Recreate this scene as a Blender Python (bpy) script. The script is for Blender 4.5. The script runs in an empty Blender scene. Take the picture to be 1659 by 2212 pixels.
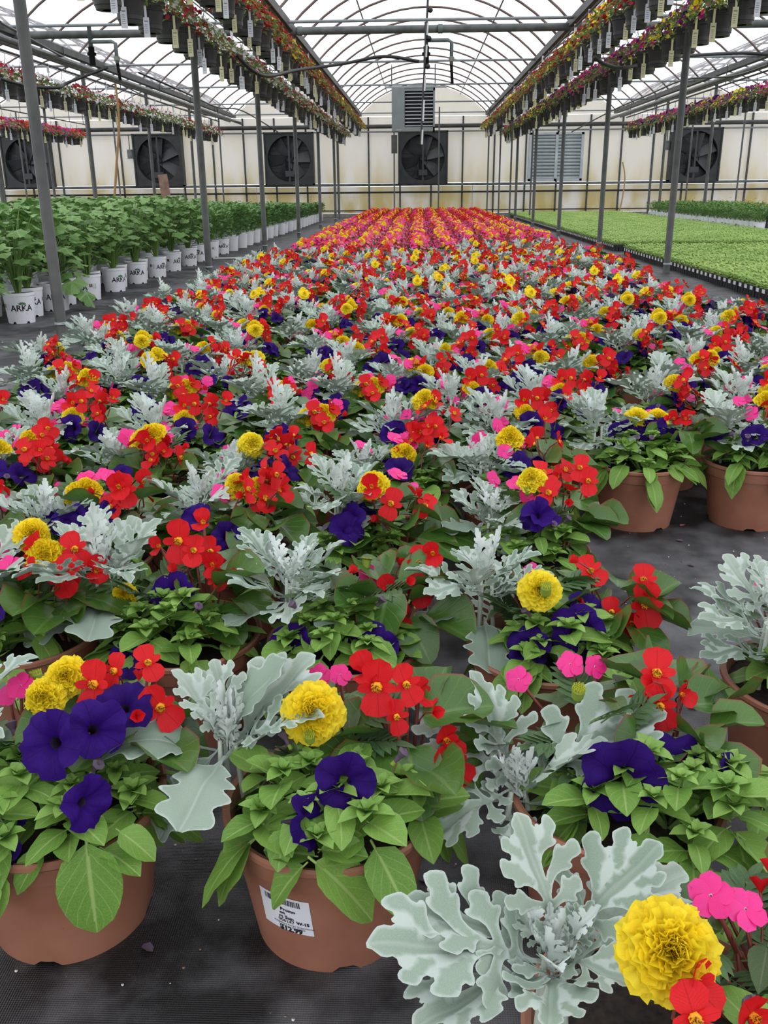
import bpy, math, random
import numpy as np
from mathutils import Matrix, Vector
from mathutils.geometry import delaunay_2d_cdt

scene = bpy.context.scene
COL = scene.collection
PI = math.pi

# ---------------------------------------------------------------- camera
FPX, IW, IH = 1950.0, 1659.0, 2212.0
YAW, PITCH, ROLL, EYE = 0.0386657, 0.3452242, -0.0095, 1.05
RCAM = Matrix.Rotation(YAW, 3, 'Z') @ Matrix.Rotation(PI / 2 - PITCH, 3, 'X') @ Matrix.Rotation(ROLL, 3, 'Z')
cd = bpy.data.cameras.new('camera'); cam = bpy.data.objects.new('camera', cd); COL.objects.link(cam)
cd.sensor_fit = 'HORIZONTAL'; cd.sensor_width = 36.0; cd.lens = FPX / IW * 36.0
cd.clip_start = 0.05; cd.clip_end = 300
cam.matrix_world = Matrix.Translation((0, 0, EYE)) @ RCAM.to_4x4()
scene.camera = cam

# ---------------------------------------------------------------- overcast sky, exposure
w = bpy.data.worlds.new('overcast_sky'); scene.world = w; w.use_nodes = True
wb = w.node_tree.nodes['Background']
wb.inputs[0].default_value = (0.94, 0.96, 1.0, 1); wb.inputs[1].default_value = 1.05
vs = scene.view_settings
vs.view_transform = 'Standard'; vs.look = 'None'; vs.gamma = 1.0; vs.use_curve_mapping = False
vs.exposure = 0.75
scene.cycles.use_denoising = True
scene.cycles.max_bounces = 6; scene.cycles.diffuse_bounces = 3; scene.cycles.transparent_max_bounces = 16
scene.cycles.transmission_bounces = 4; scene.cycles.glossy_bounces = 2

def at(x, y, Y):                      # photo pixel -> point at depth Y in the place
    d = RCAM @ Vector(((x - IW / 2) / FPX, -(y - IH / 2) / FPX, -1.0))
    t = Y / d.y
    return Vector((d.x * t, Y, d.z * t + EYE))

def to_px(p):
    q = RCAM.transposed() @ (Vector(p) - Vector((0, 0, EYE)))
    return (IW / 2 + FPX * q.x / -q.z, IH / 2 - FPX * q.y / -q.z)

def in_view(x, y, z, mx=0.12, my=0.12):
    p = RCAM.transposed() @ Vector((x, y, z - EYE))
    if p.z > -0.2: return False
    u = (IW / 2 + FPX * p.x / -p.z) / IW; v = (IH / 2 - FPX * p.y / -p.z) / IH
    return -mx < u < 1 + mx and -my < v < 1 + my

# ---------------------------------------------------------------- materials
def srgb(r, g, b):
    f = lambda c: (c / 255 / 12.92) if c <= 10 else (((c / 255) + 0.055) / 1.055) ** 2.4
    return (f(r), f(g), f(b), 1)
MATS = {}
class NT:
    def __init__(s, name):
        s.m = bpy.data.materials.new(name); s.m.use_nodes = True; s.t = s.m.node_tree
        s.b = s.t.nodes['Principled BSDF']; s.o = s.t.nodes['Material Output']; MATS[name] = s.m
    def n(s, typ, **kw):
        nd = s.t.nodes.new(typ)
        for k, v in kw.items():
            if k.startswith('i_'):
                k2 = k[2:]; nd.inputs[int(k2) if k2.isdigit() else k2.replace('_', ' ')].default_value = v
            else: setattr(nd, k, v)
        return nd
    def l(s, a, b): s.t.links.new(a, b)
    def mix(s, fac, a, b):
        m = s.n('ShaderNodeMix', data_type='RGBA')
        if isinstance(fac, (int, float)): m.inputs[0].default_value = fac
        else: s.l(fac, m.inputs[0])
        for sock, v in ((m.inputs[6], a), (m.inputs[7], b)):
            if isinstance(v, tuple): sock.default_value = v
            else: s.l(v, sock)
        return m.outputs[2]
    def math(s, op, a, b=None, c=None):
        m = s.n('ShaderNodeMath', operation=op)
        for i, v in enumerate((a, b, c)):
            if v is None: continue
            if isinstance(v, (int, float)): m.inputs[i].default_value = v
            else: s.l(v, m.inputs[i])
        return m.outputs[0]
    def ramp(s, fac, lo, hi, a=(0, 0, 0, 1), b=(1, 1, 1, 1)):
        r = s.n('ShaderNodeValToRGB'); e = r.color_ramp.elements
        e[0].position = lo; e[0].color = a; e[1].position = hi; e[1].color = b
        s.l(fac, r.inputs[0]); return r.outputs[0]
    def noise(s, scale, detail=3, coord='Object', vec=None):
        n = s.n('ShaderNodeTexNoise', i_Scale=scale, i_Detail=detail)
        if vec is None: vec = s.n('ShaderNodeTexCoord').outputs[coord]
        s.l(vec, n.inputs['Vector']); return n.outputs['Fac']
    def bump(s, h, strength=0.3, dist=0.002):
        b = s.n('ShaderNodeBump', i_Strength=strength, i_Distance=dist); s.l(h, b.inputs['Height'])
        s.l(b.outputs[0], s.b.inputs['Normal']); return b

def plain(name, rgb, rough=0.6, metal=0.0, rgb2=None, scale=8.0, detail=4, bump=0):
    k = NT(name); k.b.inputs['Roughness'].default_value = rough; k.b.inputs['Metallic'].default_value = metal
    c = srgb(*rgb)
    if rgb2:
        f = k.noise(scale, detail); cc = k.mix(k.ramp(f, .35, .68), c, srgb(*rgb2)); k.l(cc, k.b.inputs['Base Color'])
        if bump: k.bump(f, bump)
    else: k.b.inputs['Base Color'].default_value = c
    return k.m

def foliage(name, rgb, rgb2, vein=None, rough=0.5, trans=0.22, veins=7.0, edge=None, spec=0.4, nscale=60, midw=.05):
    """leaf or petal: uv.x runs across (0.5 = midrib), uv.y along; veins and edge colour belong to the leaf itself"""
    k = NT(name); uv = k.n('ShaderNodeUVMap').outputs[0]
    sep = k.n('ShaderNodeSeparateXYZ'); k.l(uv, sep.inputs[0]); u, v = sep.outputs[0], sep.outputs[1]
    info = k.n('ShaderNodeObjectInfo').outputs['Random']
    f = k.noise(nscale, 2)
    geo = k.n('ShaderNodeNewGeometry').outputs['Random Per Island']
    r = k.math('ADD', k.math('MULTIPLY', f, .55), k.math('MULTIPLY', k.math('ADD', info, geo), .30))
    col = k.mix(k.ramp(r, .25, .85), srgb(*rgb), srgb(*rgb2))
    au = k.math('ABSOLUTE', k.math('SUBTRACT', u, .5))
    if vein:
        mid = k.ramp(au, midw * .35, midw, (1, 1, 1, 1), (0, 0, 0, 1))
        sv = k.math('SINE', k.math('MULTIPLY', k.math('SUBTRACT', v, k.math('MULTIPLY', au, .9)), veins * 6.283))
        sv = k.ramp(sv, .90, .99, (0, 0, 0, 1), (.45, .45, .45, 1))
        vm = k.math('MAXIMUM', mid, sv)
        col = k.mix(k.math('MULTIPLY', vm, .6), col, srgb(*vein))
        k.bump(k.math('SUBTRACT', 1.0, vm), .35, .0012)
    if edge:
        col = k.mix(k.ramp(au, .465, .50), col, srgb(*edge))
    k.l(col, k.b.inputs['Base Color']); k.b.inputs['Roughness'].default_value = rough
    k.b.inputs['Specular IOR Level'].default_value = spec
    if trans:
        t = k.n('ShaderNodeBsdfTranslucent'); k.l(col, t.inputs[0])
        mx = k.n('ShaderNodeMixShader', i_0=trans); k.l(k.b.outputs[0], mx.inputs[1]); k.l(t.outputs[0], mx.inputs[2])
        k.l(mx.outputs[0], k.o.inputs[0])
    return k.m

foliage('petunia_leaf', (80, 126, 42), (134, 172, 78), (168, 194, 118), .55, .2, 5)
foliage('petunia_tip', (110, 154, 60), (150, 186, 94), (165, 190, 120), .55, .2, 4)
foliage('begonia_leaf', (46, 86, 32), (84, 120, 48), (104, 132, 70), .30, .15, 5, (128, 66, 46), .5)
foliage('marigold_leaf', (56, 86, 48), (92, 122, 76), (110, 135, 95), .6, .15, 6)
foliage('impatiens_leaf', (54, 78, 44), (96, 116, 70), (110, 125, 85), .5, .15, 6)
foliage('coleus_leaf', (58, 16, 26), (96, 30, 44), (130, 60, 60), .55, .15, 5, (120, 110, 50))
foliage('lime_leaf', (150, 160, 50), (186, 190, 84), (200, 205, 120), .55, .2, 5)
foliage('hollyhock_leaf', (78, 124, 48), (138, 174, 104), (165, 192, 140), .55, .22, 4, nscale=20)
foliage('aster_leaf', (72, 118, 52), (124, 162, 94), None, .6, .2, nscale=20)
foliage('feather_leaf', (72, 118, 46), (116, 152, 74), None, .6, .2, nscale=20)
foliage('seedling_leaf', (116, 156, 56), (176, 202, 112), None, .55, .25, nscale=20)
foliage('basket_leaf', (92, 124, 60), (150, 170, 100), None, .6, .25, nscale=30)
foliage('red_petal', (192, 14, 22), (226, 38, 44), (170, 8, 18), .5, .22, 9, midw=.02, spec=.2)
foliage('scarlet_petal', (228, 56, 30), (240, 86, 56), None, .5, .25)
foliage('pink_petal', (232, 20, 120), (250, 64, 158), None, .5, .25)
foliage('salmon_petal', (232, 84, 128), (246, 130, 164), None, .5, .25)
foliage('magenta_petal', (196, 26, 110), (226, 50, 150), None, .5, .25)
foliage('violet_petal', (30, 4, 78), (48, 8, 112), (20, 2, 50), .7, .15, 3, midw=.03, spec=.15)
foliage('plum_petal', (96, 22, 96), (140, 40, 120), None, .55, .25)
foliage('lilac_petal', (120, 80, 190), (160, 120, 215), None, .55, .25)
foliage('crimson_petal', (150, 18, 38), (186, 34, 52), None, .55, .25)
foliage('yellow_petal', (255, 224, 26), (255, 240, 64), None, .6, .4, nscale=120)
foliage('orange_petal', (240, 150, 10), (250, 180, 30), None, .6, .25)
foliage('white_petal', (228, 226, 226), (244, 244, 246), None, .6, .25)
plain('stamen', (236, 170, 30), .7)
plain('lime_stamen', (178, 178, 20), .7, rgb2=(120, 140, 30), scale=200)
plain('calyx', (112, 138, 48), .6, rgb2=(150, 165, 60), scale=120)
plain('throat', (24, 6, 40), .7)
plain('dry_flower', (74, 56, 84), .8, rgb2=(104, 88, 100), scale=150)
plain('stem_green', (104, 136, 66), .6)
plain('stem_red', (128, 60, 50), .5)
plain('stem_silver', (176, 186, 172), .8)
plain('soil', (30, 24, 20), .95, rgb2=(58, 46, 38), scale=90, bump=.6)

def dusty():
    k = NT('silver_leaf'); uv = k.n('ShaderNodeUVMap').outputs[0]
    sep = k.n('ShaderNodeSeparateXYZ'); k.l(uv, sep.inputs[0]); e, v = sep.outputs[0], sep.outputs[1]
    f = k.noise(220, 4)
    info = k.n('ShaderNodeObjectInfo').outputs['Random']
    g = k.n('ShaderNodeNewGeometry').outputs['Random Per Island']
    r = k.math('ADD', k.math('MULTIPLY', f, .6), k.math('MULTIPLY', k.math('ADD', info, g), .28))
    col = k.mix(k.ramp(r, .3, .85), srgb(126, 146, 128), srgb(168, 182, 168))
    col = k.mix(k.ramp(v, .10, .5, (.55, .55, .55, 1), (0, 0, 0, 1)), col, srgb(196, 205, 196))
    col = k.mix(k.ramp(e, .0, .6, (.75, .75, .75, 1), (0, 0, 0, 1)), col, srgb(194, 204, 198))   # felted pale margin
    k.l(col, k.b.inputs['Base Color']); k.b.inputs['Roughness'].default_value = .9
    k.b.inputs['Specular IOR Level'].default_value = .1
    k.bump(f, .25, .001)
    t = k.n('ShaderNodeBsdfTranslucent'); k.l(col, t.inputs[0])
    mx = k.n('ShaderNodeMixShader', i_0=.12); k.l(k.b.outputs[0], mx.inputs[1]); k.l(t.outputs[0], mx.inputs[2])
    k.l(mx.outputs[0], k.o.inputs[0])
dusty()
plain('silver_young', (188, 198, 192), .9, rgb2=(208, 215, 210), scale=150)

def terracotta():
    k = NT('terracotta'); f = k.noise(14, 5); f2 = k.noise(160, 3)
    info = k.n('ShaderNodeObjectInfo').outputs['Random']
    c = k.mix(k.ramp(f, .3, .7), srgb(146, 96, 75), srgb(160, 110, 88))
    c = k.mix(k.ramp(f2, .72, .80), c, srgb(128, 82, 64))
    c = k.mix(k.math('MULTIPLY', info, .25), c, srgb(144, 96, 78))
    k.l(c, k.b.inputs['Base Color']); k.b.inputs['Roughness'].default_value = .55; k.b.inputs['Specular IOR Level'].default_value = .3
terracotta()
plain('white_plastic', (238, 240, 245), .45, rgb2=(246, 247, 250), scale=5)
plain('black_plastic', (22, 23, 25), .45, rgb2=(30, 31, 33), scale=20)
plain('basket_plastic', (44, 43, 43), .5, rgb2=(56, 54, 53), scale=6)
plain('galvanised', (92, 96, 95), .5, .2, (118, 122, 120), 6)
plain('dark_steel', (62, 63, 61), .55, .1, (80, 81, 78), 5)
plain('rib_steel', (96, 78, 70), .6, .1, (124, 108, 102), 4)
plain('pale_steel', (138, 146, 150), .45, .2, (156, 162, 164), 5)
plain('fan_black', (34, 36, 37), .55, 0, (48, 50, 50), 4)
plain('fan_blade', (46, 48, 50), .5, 0, (58, 60, 62), 3)
plain('heater_grey', (118, 126, 126), .5, .1, (130, 137, 136), 3)
plain('louvre_dark', (40, 36, 36), .6)
plain('shutter_grey', (164, 172, 180), .45, .2, (186, 192, 198), 3)
plain('black_pipe', (28, 30, 31), .45)
plain('pvc_grey', (92, 104, 104), .5, 0, (120, 130, 126), 10)
plain('pvc_white', (196, 196, 190), .5)
plain('tan_hose', (176, 136, 92), .6)
plain('wood', (122, 96, 80), .8, 0, (150, 122, 104), 6)
plain('tag_yellow', (222, 218, 172), .6)
plain('tag_white', (222, 224, 230), .5)
plain('ink', (20, 20, 30), .6)
plain('ink_grey', (120, 124, 132), .6)
plain('print_green', (74, 120, 70), .6)
plain('print_maroon', (96, 56, 54), .6)
plain('paper', (226, 227, 233), .5)
plain('perlite', (226, 222, 214), .8)
plain('concrete', (140, 138, 132), .8, 0, (110, 108, 104), 8)

def film():
    k = NT('poly_film')
    f = k.noise(1.6, 6); f2 = k.noise(9, 4)
    t = k.n('ShaderNodeBsdfTransparent'); t.inputs[0].default_value = (.97, .97, .98, 1)
    tr = k.n('ShaderNodeBsdfTranslucent'); tr.inputs[0].default_value = (.86, .87, .9, 1)
    fac = k.math('ADD', .10, k.math('MULTIPLY', k.ramp(k.math('ADD', k.math('MULTIPLY', f, .6), k.math('MULTIPLY', f2, .4)), .38, .7), .32))
    mx = k.n('ShaderNodeMixShader'); k.l(fac, mx.inputs[0]); k.l(t.outputs[0], mx.inputs[1]); k.l(tr.outputs[0], mx.inputs[2])
    k.l(mx.outputs[0], k.o.inputs[0])
film()
def wall_panel():
    k = NT('wall_panel'); tc = k.n('ShaderNodeTexCoord').outputs['Object']
    mp = k.n('ShaderNodeMapping'); mp.inputs['Scale'].default_value = (1.4, 1, .5); k.l(tc, mp.inputs[0])
    f = k.noise(1.3, 5, vec=mp.outputs[0]); sep = k.n('ShaderNodeSeparateXYZ'); k.l(tc, sep.inputs[0])
    zz = k.ramp(k.math('MULTIPLY', sep.outputs[2], .4), .10, .82, (1, 1, 1, 1), (.12, .12, .12, 1))
    st = k.math('MULTIPLY', k.ramp(f, .36, .62), zz)                   # algae stain on the lower sheets
    col = k.mix(st, srgb(236, 233, 228), srgb(212, 198, 138))
    k.l(col, k.b.inputs['Base Color']); k.b.inputs['Roughness'].default_value = .5
    t = k.n('ShaderNodeBsdfTranslucent'); k.l(col, t.inputs[0])
    mx = k.n('ShaderNodeMixShader', i_0=.5); k.l(k.b.outputs[0], mx.inputs[1]); k.l(t.outputs[0], mx.inputs[2])
    k.l(mx.outputs[0], k.o.inputs[0])
wall_panel()
def ground():
    k = NT('ground_fabric'); f = k.noise(1.7, 8); f2 = k.noise(9, 6); tc = k.n('ShaderNodeTexCoord').outputs['Object']
    r = k.math('ADD', k.math('MULTIPLY', f, .62), k.math('MULTIPLY', f2, .38))
    near = k.mix(k.ramp(r, .44, .62), srgb(22, 22, 24), srgb(104, 104, 107))
    sp = k.noise(260, 2); near = k.mix(k.ramp(sp, .76, .80), near, srgb(120, 112, 104))
    k.l(near, k.b.inputs['Base Color'])
    k.l(k.ramp(f, .35, .7, (.42, .42, .42, 1), (.8, .8, .8, 1)), k.b.inputs['Roughness'])
    wv = k.n('ShaderNodeTexWave', i_Scale=90.0); wv.bands_direction = 'X'; k.l(tc, wv.inputs['Vector'])
    wv2 = k.n('ShaderNodeTexWave', i_Scale=90.0); wv2.bands_direction = 'Y'; k.l(tc, wv2.inputs['Vector'])
    k.bump(k.math('ADD', k.math('ADD', wv.outputs[1], wv2.outputs[1]), k.math('MULTIPLY', f2, 6)), .35, .002)
ground()

# ---------------------------------------------------------------- triangle soup templates
class T:
    """verts, triangles, uv per vert, material index per triangle, material names"""
    def __init__(s, v, f, uv=None, mi=None, mats=('soil',)):
        s.v = np.array(v, float).reshape(-1, 3); s.f = np.array(f, int).reshape(-1, 3)
        s.uv = np.zeros((len(s.v), 2)) + .5 if uv is None else np.array(uv, float)
        s.mi = np.zeros(len(s.f), int) if mi is None else np.array(mi, int); s.mats = list(mats); s._m = None
    def mesh(s, name):
        if s._m is None: s._m = to_mesh(s, name)
        return s._m
    def copy(s): return T(s.v.copy(), s.f.copy(), s.uv.copy(), s.mi.copy(), s.mats)
    def mat(s, name): c = s.copy(); c.mats = [name] + s.mats[1:]; return c

def to_mesh(t, name):
    m = bpy.data.meshes.new(name); nv, nf = len(t.v), len(t.f)
    m.vertices.add(nv); m.vertices.foreach_set('co', t.v.astype(np.float32).ravel())
    m.loops.add(nf * 3); m.loops.foreach_set('vertex_index', t.f.astype(np.int32).ravel())
    m.polygons.add(nf); m.polygons.foreach_set('loop_start', np.arange(0, nf * 3, 3, dtype=np.int32))
    m.polygons.foreach_set('material_index', t.mi.astype(np.int32))
    m.polygons.foreach_set('use_smooth', np.ones(nf, bool))
    u = m.uv_layers.new(name='UVMap'); u.data.foreach_set('uv', t.uv[t.f.ravel()].astype(np.float32).ravel())
    for a in t.mats: m.materials.append(MATS[a])
    m.update(calc_edges=True); m.validate()
    return m

def join(items):
    """items: (T, 4x4 or None)"""
    V, F, U, I, mats, off = [], [], [], [], [], 0
    for t, M in items:
        v = t.v
        if M is not None:
            M = np.asarray(M); v = v @ M[:3, :3].T + M[:3, 3]
        V.append(v); F.append(t.f + off); U.append(t.uv); off += len(v)
        mp = []
        for a in t.mats:
            if a not in mats: mats.append(a)
            mp.append(mats.index(a))
        I.append(np.array(mp)[t.mi] if len(t.mi) else t.mi)
    return T(np.concatenate(V), np.concatenate(F), np.concatenate(U), np.concatenate(I), mats)

def quads(qs): return [t for a, b, c, d in qs for t in ((a, b, c), (a, c, d))]
def grid_f(nu, nv, wrap=False):
    q = []
    for i in range(nu - 1):
        for j in range(nv if wrap else nv - 1):
            j2 = (j + 1) % nv; q.append((i * nv + j, i * nv + j2, (i + 1) * nv + j2, (i + 1) * nv + j))
    return quads(q)
def box(x0, x1, y0, y1, z0, z1, mat):
    v = [(x, y, z) for z in (z0, z1) for y in (y0, y1) for x in (x0, x1)]
    V = []; F = []
    for q in ((0, 2, 3, 1), (4, 5, 7, 6), (0, 1, 5, 4), (2, 6, 7, 3), (0, 4, 6, 2), (1, 3, 7, 5)):
        o = len(V); V += [v[i] for i in q]; F += [(o, o + 1, o + 2), (o, o + 2, o + 3)]
    return T(V, F, mats=[mat])
def tube(pts, r, mat, seg=6, r2=None, caps=True):
    P = [Vector(p) for p in pts]; n = len(P); V = []; up = Vector((.13, .31, .94)).normalized()
    for i, p in enumerate(P):
        d = (P[min(i + 1, n - 1)] - P[max(i - 1, 0)])
        d = d.normalized() if d.length > 1e-9 else Vector((0, 0, 1))
        a = d.cross(up); a = a.normalized() if a.length > 1e-4 else Vector((1, 0, 0)); b = d.cross(a)
        rr = r if r2 is None else r + (r2 - r) * i / max(1, n - 1)
        for k in range(seg):
            t = 2 * PI * k / seg; V.append(p + (a * math.cos(t) + b * math.sin(t)) * rr)
    F = grid_f(n, seg, True)
    if caps:
        for base, c in ((0, P[0]), ((n - 1) * seg, P[-1])):
            o = len(V); V.append(c); F += [(o, base + k, base + (k + 1) % seg) for k in range(seg)]
    return T([tuple(v) for v in V], F, mats=[mat])
def lathe(prof, seg, mat, closed=False):
    """profile (r, z); each span keeps its own edge so corners stay crisp"""
    V = []; F = []
    for (r0, z0), (r1, z1) in zip(prof[:-1], prof[1:]):
        o = len(V)
        for r, z in ((r0, z0), (r1, z1)):
            V += [(r * math.cos(2 * PI * k / seg), r * math.sin(2 * PI * k / seg), z) for k in range(seg)]
        F += [tuple(o + i for i in f) for f in grid_f(2, seg, True)]
    return T(V, F, mats=[mat])
def ball(r, mat, seg=8, rings=5, sz=1.0):
    V = []
    for i in range(rings + 1):
        a = PI * i / rings
        for k in range(seg): V.append((r * math.sin(a) * math.cos(2 * PI * k / seg), r * math.sin(a) * math.sin(2 * PI * k / seg), r * sz * math.cos(a)))
    return T(V, grid_f(rings + 1, seg, True), mats=[mat])

def LM(pos, az, el, roll=0.0, s=1.0, sx=1.0):
    """leaf frame: local +Y points along (az, el), local +Z is its upper side"""
    ca, sa, ce, se = math.cos(az), math.sin(az), math.cos(el), math.sin(el)
    y = np.array((ce * ca, ce * sa, se)); x = np.array((sa, -ca, 0.0)); z = np.cross(x, y)
    c, q = math.cos(roll), math.sin(roll); x, z = x * c + z * q, z * c - x * q
    M = np.eye(4); M[:3, 0] = x * s * sx; M[:3, 1] = y * s; M[:3, 2] = z * s; M[:3, 3] = pos; return M
def FM(pos, az, el, spin=0.0, s=1.0):
    """flower frame: local +Z faces (az, el)"""
    ca, sa, ce, se = math.cos(az), math.sin(az), math.cos(el), math.sin(el)
    z = np.array((ce * ca, ce * sa, se)); x = np.array((-sa, ca, 0.0)); y = np.cross(z, x)
    c, q = math.cos(spin), math.sin(spin); x, y = x * c + y * q, y * c - x * q
    M = np.eye(4); M[:3, 0] = x * s; M[:3, 1] = y * s; M[:3, 2] = z * s; M[:3, 3] = pos; return M

# ---------------------------------------------------------------- leaf and flower shapes (unit length, base at origin, along +Y)
def blade(shape, nl, nw, mat, fold=.10, droop=.25, wave=.0, cup=0.0, petiole=0.0, seed=0, rnd=False):
    rng = random.Random(seed); V = []; U = []
    for i in range(nl + 1):
        t = i / nl if not rnd else .5 - .5 * math.cos(PI * i / nl); wd = shape(t); y = petiole + (1 - petiole) * t
        for j in range(nw + 1):
            s = 2 * j / nw - 1; x = wd * s
            z = fold * abs(s) * wd * 2 - droop * y * y + cup * (x * x) * 3 + wave * math.sin(t * 11 + s * 2 + seed) * abs(s) * wd
            V.append((x, y, z)); U.append((.5 + s / 2, t))
    F = grid_f(nl + 1, nw + 1)
    t0 = T(V, F, U, mats=[mat])
    if petiole > 0:
        return join([(t0, None), (tube([(0, 0, .0), (0, petiole * .6, -droop * .3 * petiole ** 2), (0, petiole * 1.15, -droop * petiole ** 2)], .018, mat, 4, caps=False), None)])
    return t0
ovate = lambda W: (lambda t: W * (math.sin(PI * min(1, t ** .80)) ** .52) if 0 < t < 1 else W * .05)
rounded = lambda W: (lambda t: W * math.sqrt(max(0, 1 - (2 * t - 1) ** 2)) * (1.12 - .2 * t) + .004)
lance = lambda W: (lambda t: W * math.sin(PI * t ** .8) ** .8 * (1 if t < 1 else 0) + .006)

def chaikin(p, it=1):
    for _ in range(it):
        q = []
        for a, b in zip(p, p[1:] + p[:1]):
            q.append((a[0] * .72 + b[0] * .28, a[1] * .72 + b[1] * .28)); q.append((a[0] * .28 + b[0] * .72, a[1] * .28 + b[1] * .72))
        p = q
    return p
def cut_leaf(outline, mat, step, bend, smooth=1):
    out = chaikin(outline, smooth); n = len(out)
    pts = [Vector(p) for p in out]; poly = out
    def inside(x, y):
        c = False
        for (x1, y1), (x2, y2) in zip(poly, poly[1:] + poly[:1]):
            if (y1 > y) != (y2 > y) and x < (x2 - x1) * (y - y1) / (y2 - y1) + x1: c = not c
        return c
    P = np.array(out)
    if step:
        xs = np.arange(P[:, 0].min(), P[:, 0].max(), step); ys = np.arange(P[:, 1].min(), P[:, 1].max(), step)
        for a, x in enumerate(xs):
            for y in ys + (step / 2 if a % 2 else 0):
                if inside(x, y) and np.min(np.hypot(P[:, 0] - x, P[:, 1] - y)) > step * .55: pts.append(Vector((x, y)))
    vs_, es_, fs_, *_ = delaunay_2d_cdt(pts, [(i, (i + 1) % n) for i in range(n)], [list(range(n))], 1, 1e-6)
    V = []; U = []
    for p in vs_:
        x, y = p.x, p.y; d = float(np.min(np.hypot(P[:, 0] - x, P[:, 1] - y)))
        V.append((x, y, bend(x, y))); U.append((min(1, d / .03) if step else .45, min(1, abs(x) / .04)))
    F = []
    for f in fs_:
        a, b, c = f[:3]
        A, B, C = V[a], V[b], V[c]
        if (B[0] - A[0]) * (C[1] - A[1]) - (B[1] - A[1]) * (C[0] - A[0]) < 0: b, c = c, b
        F.append((a, b, c))
    return T(V, F, U, mats=[mat])

def dusty_outline(lobes, top, pet=.16, mid=.05, seed=0, tw=.13):
    """half outlines with forward-pointing lobes that each end in blunt teeth; lobe = (base, length, angle, width)"""
    rng = random.Random(seed); sides = []
    for sgn in (1, -1):
        pts = [(.015 * sgn, 0), (.016 * sgn, pet)]
        for k, (yb, L, ang, wd) in enumerate(lobes):
            L *= rng.uniform(.88, 1.12); yb += rng.uniform(-.012, .012); a = math.radians(ang + rng.uniform(-5, 5))
            dx, dy = math.sin(a), math.cos(a); nx, ny = -dy, dx
            m = mid * (.45 + .55 * k / max(1, len(lobes) - 1))
            pts.append((m * sgn, yb - .035))
            for (u, v) in ((.20, -.038), (.42, -.050), (.55, -.112), (.66, -.118), (.68, -.060), (.90, -.098), (.98, -.075), (1.08, -.004), (1.0, .050), (.80, .050), (.82, .112), (.68, .105), (.50, .044), (.22, .036)):
                u *= L; v *= wd; x = dx * u + nx * v; y = yb + dy * u + ny * v
                pts.append((max(m * .9, x) * sgn, y))
            pts.append((m * 1.1 * sgn, yb + .05))
        sides.append(pts)
    Lt = 1 - top; tip = [(v, top + u * Lt) for u, v in ((.05, .05), (.28, .06), (.42, tw), (.60, tw * 1.05), (.64, tw * .55), (.86, tw * .72), (.97, tw * .40))]
    return sides[0] + tip + [(0, 1.01)] + [(-x, y) for x, y in tip][::-1] + sides[1][::-1]
def dusty_broad(seed, W=.33, n=5, depth=.20, pet=.26):
    rng = random.Random(seed); N = 26; R = []
    for sgn in (1, -1):
        pts = [(.016 * sgn, 0), (.018 * sgn, pet * .85)]; ph = rng.uniform(0, .5)
        for i in range(N):
            t = i / (N - 1) * .97; wv = W * (math.sin(PI * min(1, .06 + t * .90)) ** .55) * (.72 + .36 * t)
            lob = .5 - .5 * math.cos(2 * PI * (t * n + ph))
            pts.append((max(.02, wv * (1 - depth * 1.6 + depth * 1.6 * lob ** .7)) * sgn, pet + (1 - pet) * t + .05 * lob))
        R.append(pts)
    return R[0] + [(0, 1.02)] + R[1][::-1]

LA = [(.22, .20, 74, .62), (.34, .34, 62, .78), (.48, .40, 50, .82), (.62, .36, 38, .74)]
LB = [(.18, .15, 74, .52), (.29, .25, 66, .56), (.41, .31, 57, .58), (.53, .32, 48, .58), (.65, .27, 39, .54)]
LC = [(.24, .11, 66, .50), (.35, .15, 60, .52), (.46, .18, 54, .52), (.57, .18, 48, .50), (.68, .16, 42, .48)]
def bend(droop, fold, wav=.02, ph=0):
    return lambda x, y: fold * abs(x) - droop * y * y + wav * math.sin(y * 13 + x * 9 + ph) + .15 * x * x - .03 * math.exp(-(x / .025) ** 2)
DM = {}
def make_dusty(tag, step, sm):
    DM[tag] = {
        'deep': [cut_leaf(dusty_outline(LA, .70, seed=s), 'silver_leaf', step, bend(.28, .22, .022, s), sm) for s in (1, 2)],
        'fern': [cut_leaf(dusty_outline(LB, .72, pet=.11, mid=.040, tw=.10, seed=s), 'silver_leaf', step, bend(.18, .28, .025, s), sm) for s in (3, 4)],
        'young': [cut_leaf(dusty_outline(LC, .78, pet=.12, mid=.035, tw=.065, seed=s), 'silver_young', step, bend(-.10, .7, .02, s), sm) for s in (5, 6)],
        'broad': [cut_leaf(dusty_broad(s, .34 + .03 * (s % 2), 4, .26), 'silver_leaf', step, bend(.34, .14, .018, s), sm) for s in (7, 8)]}
make_dusty('hi', .034, 1)
make_dusty('lo', 0, 0)

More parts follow.
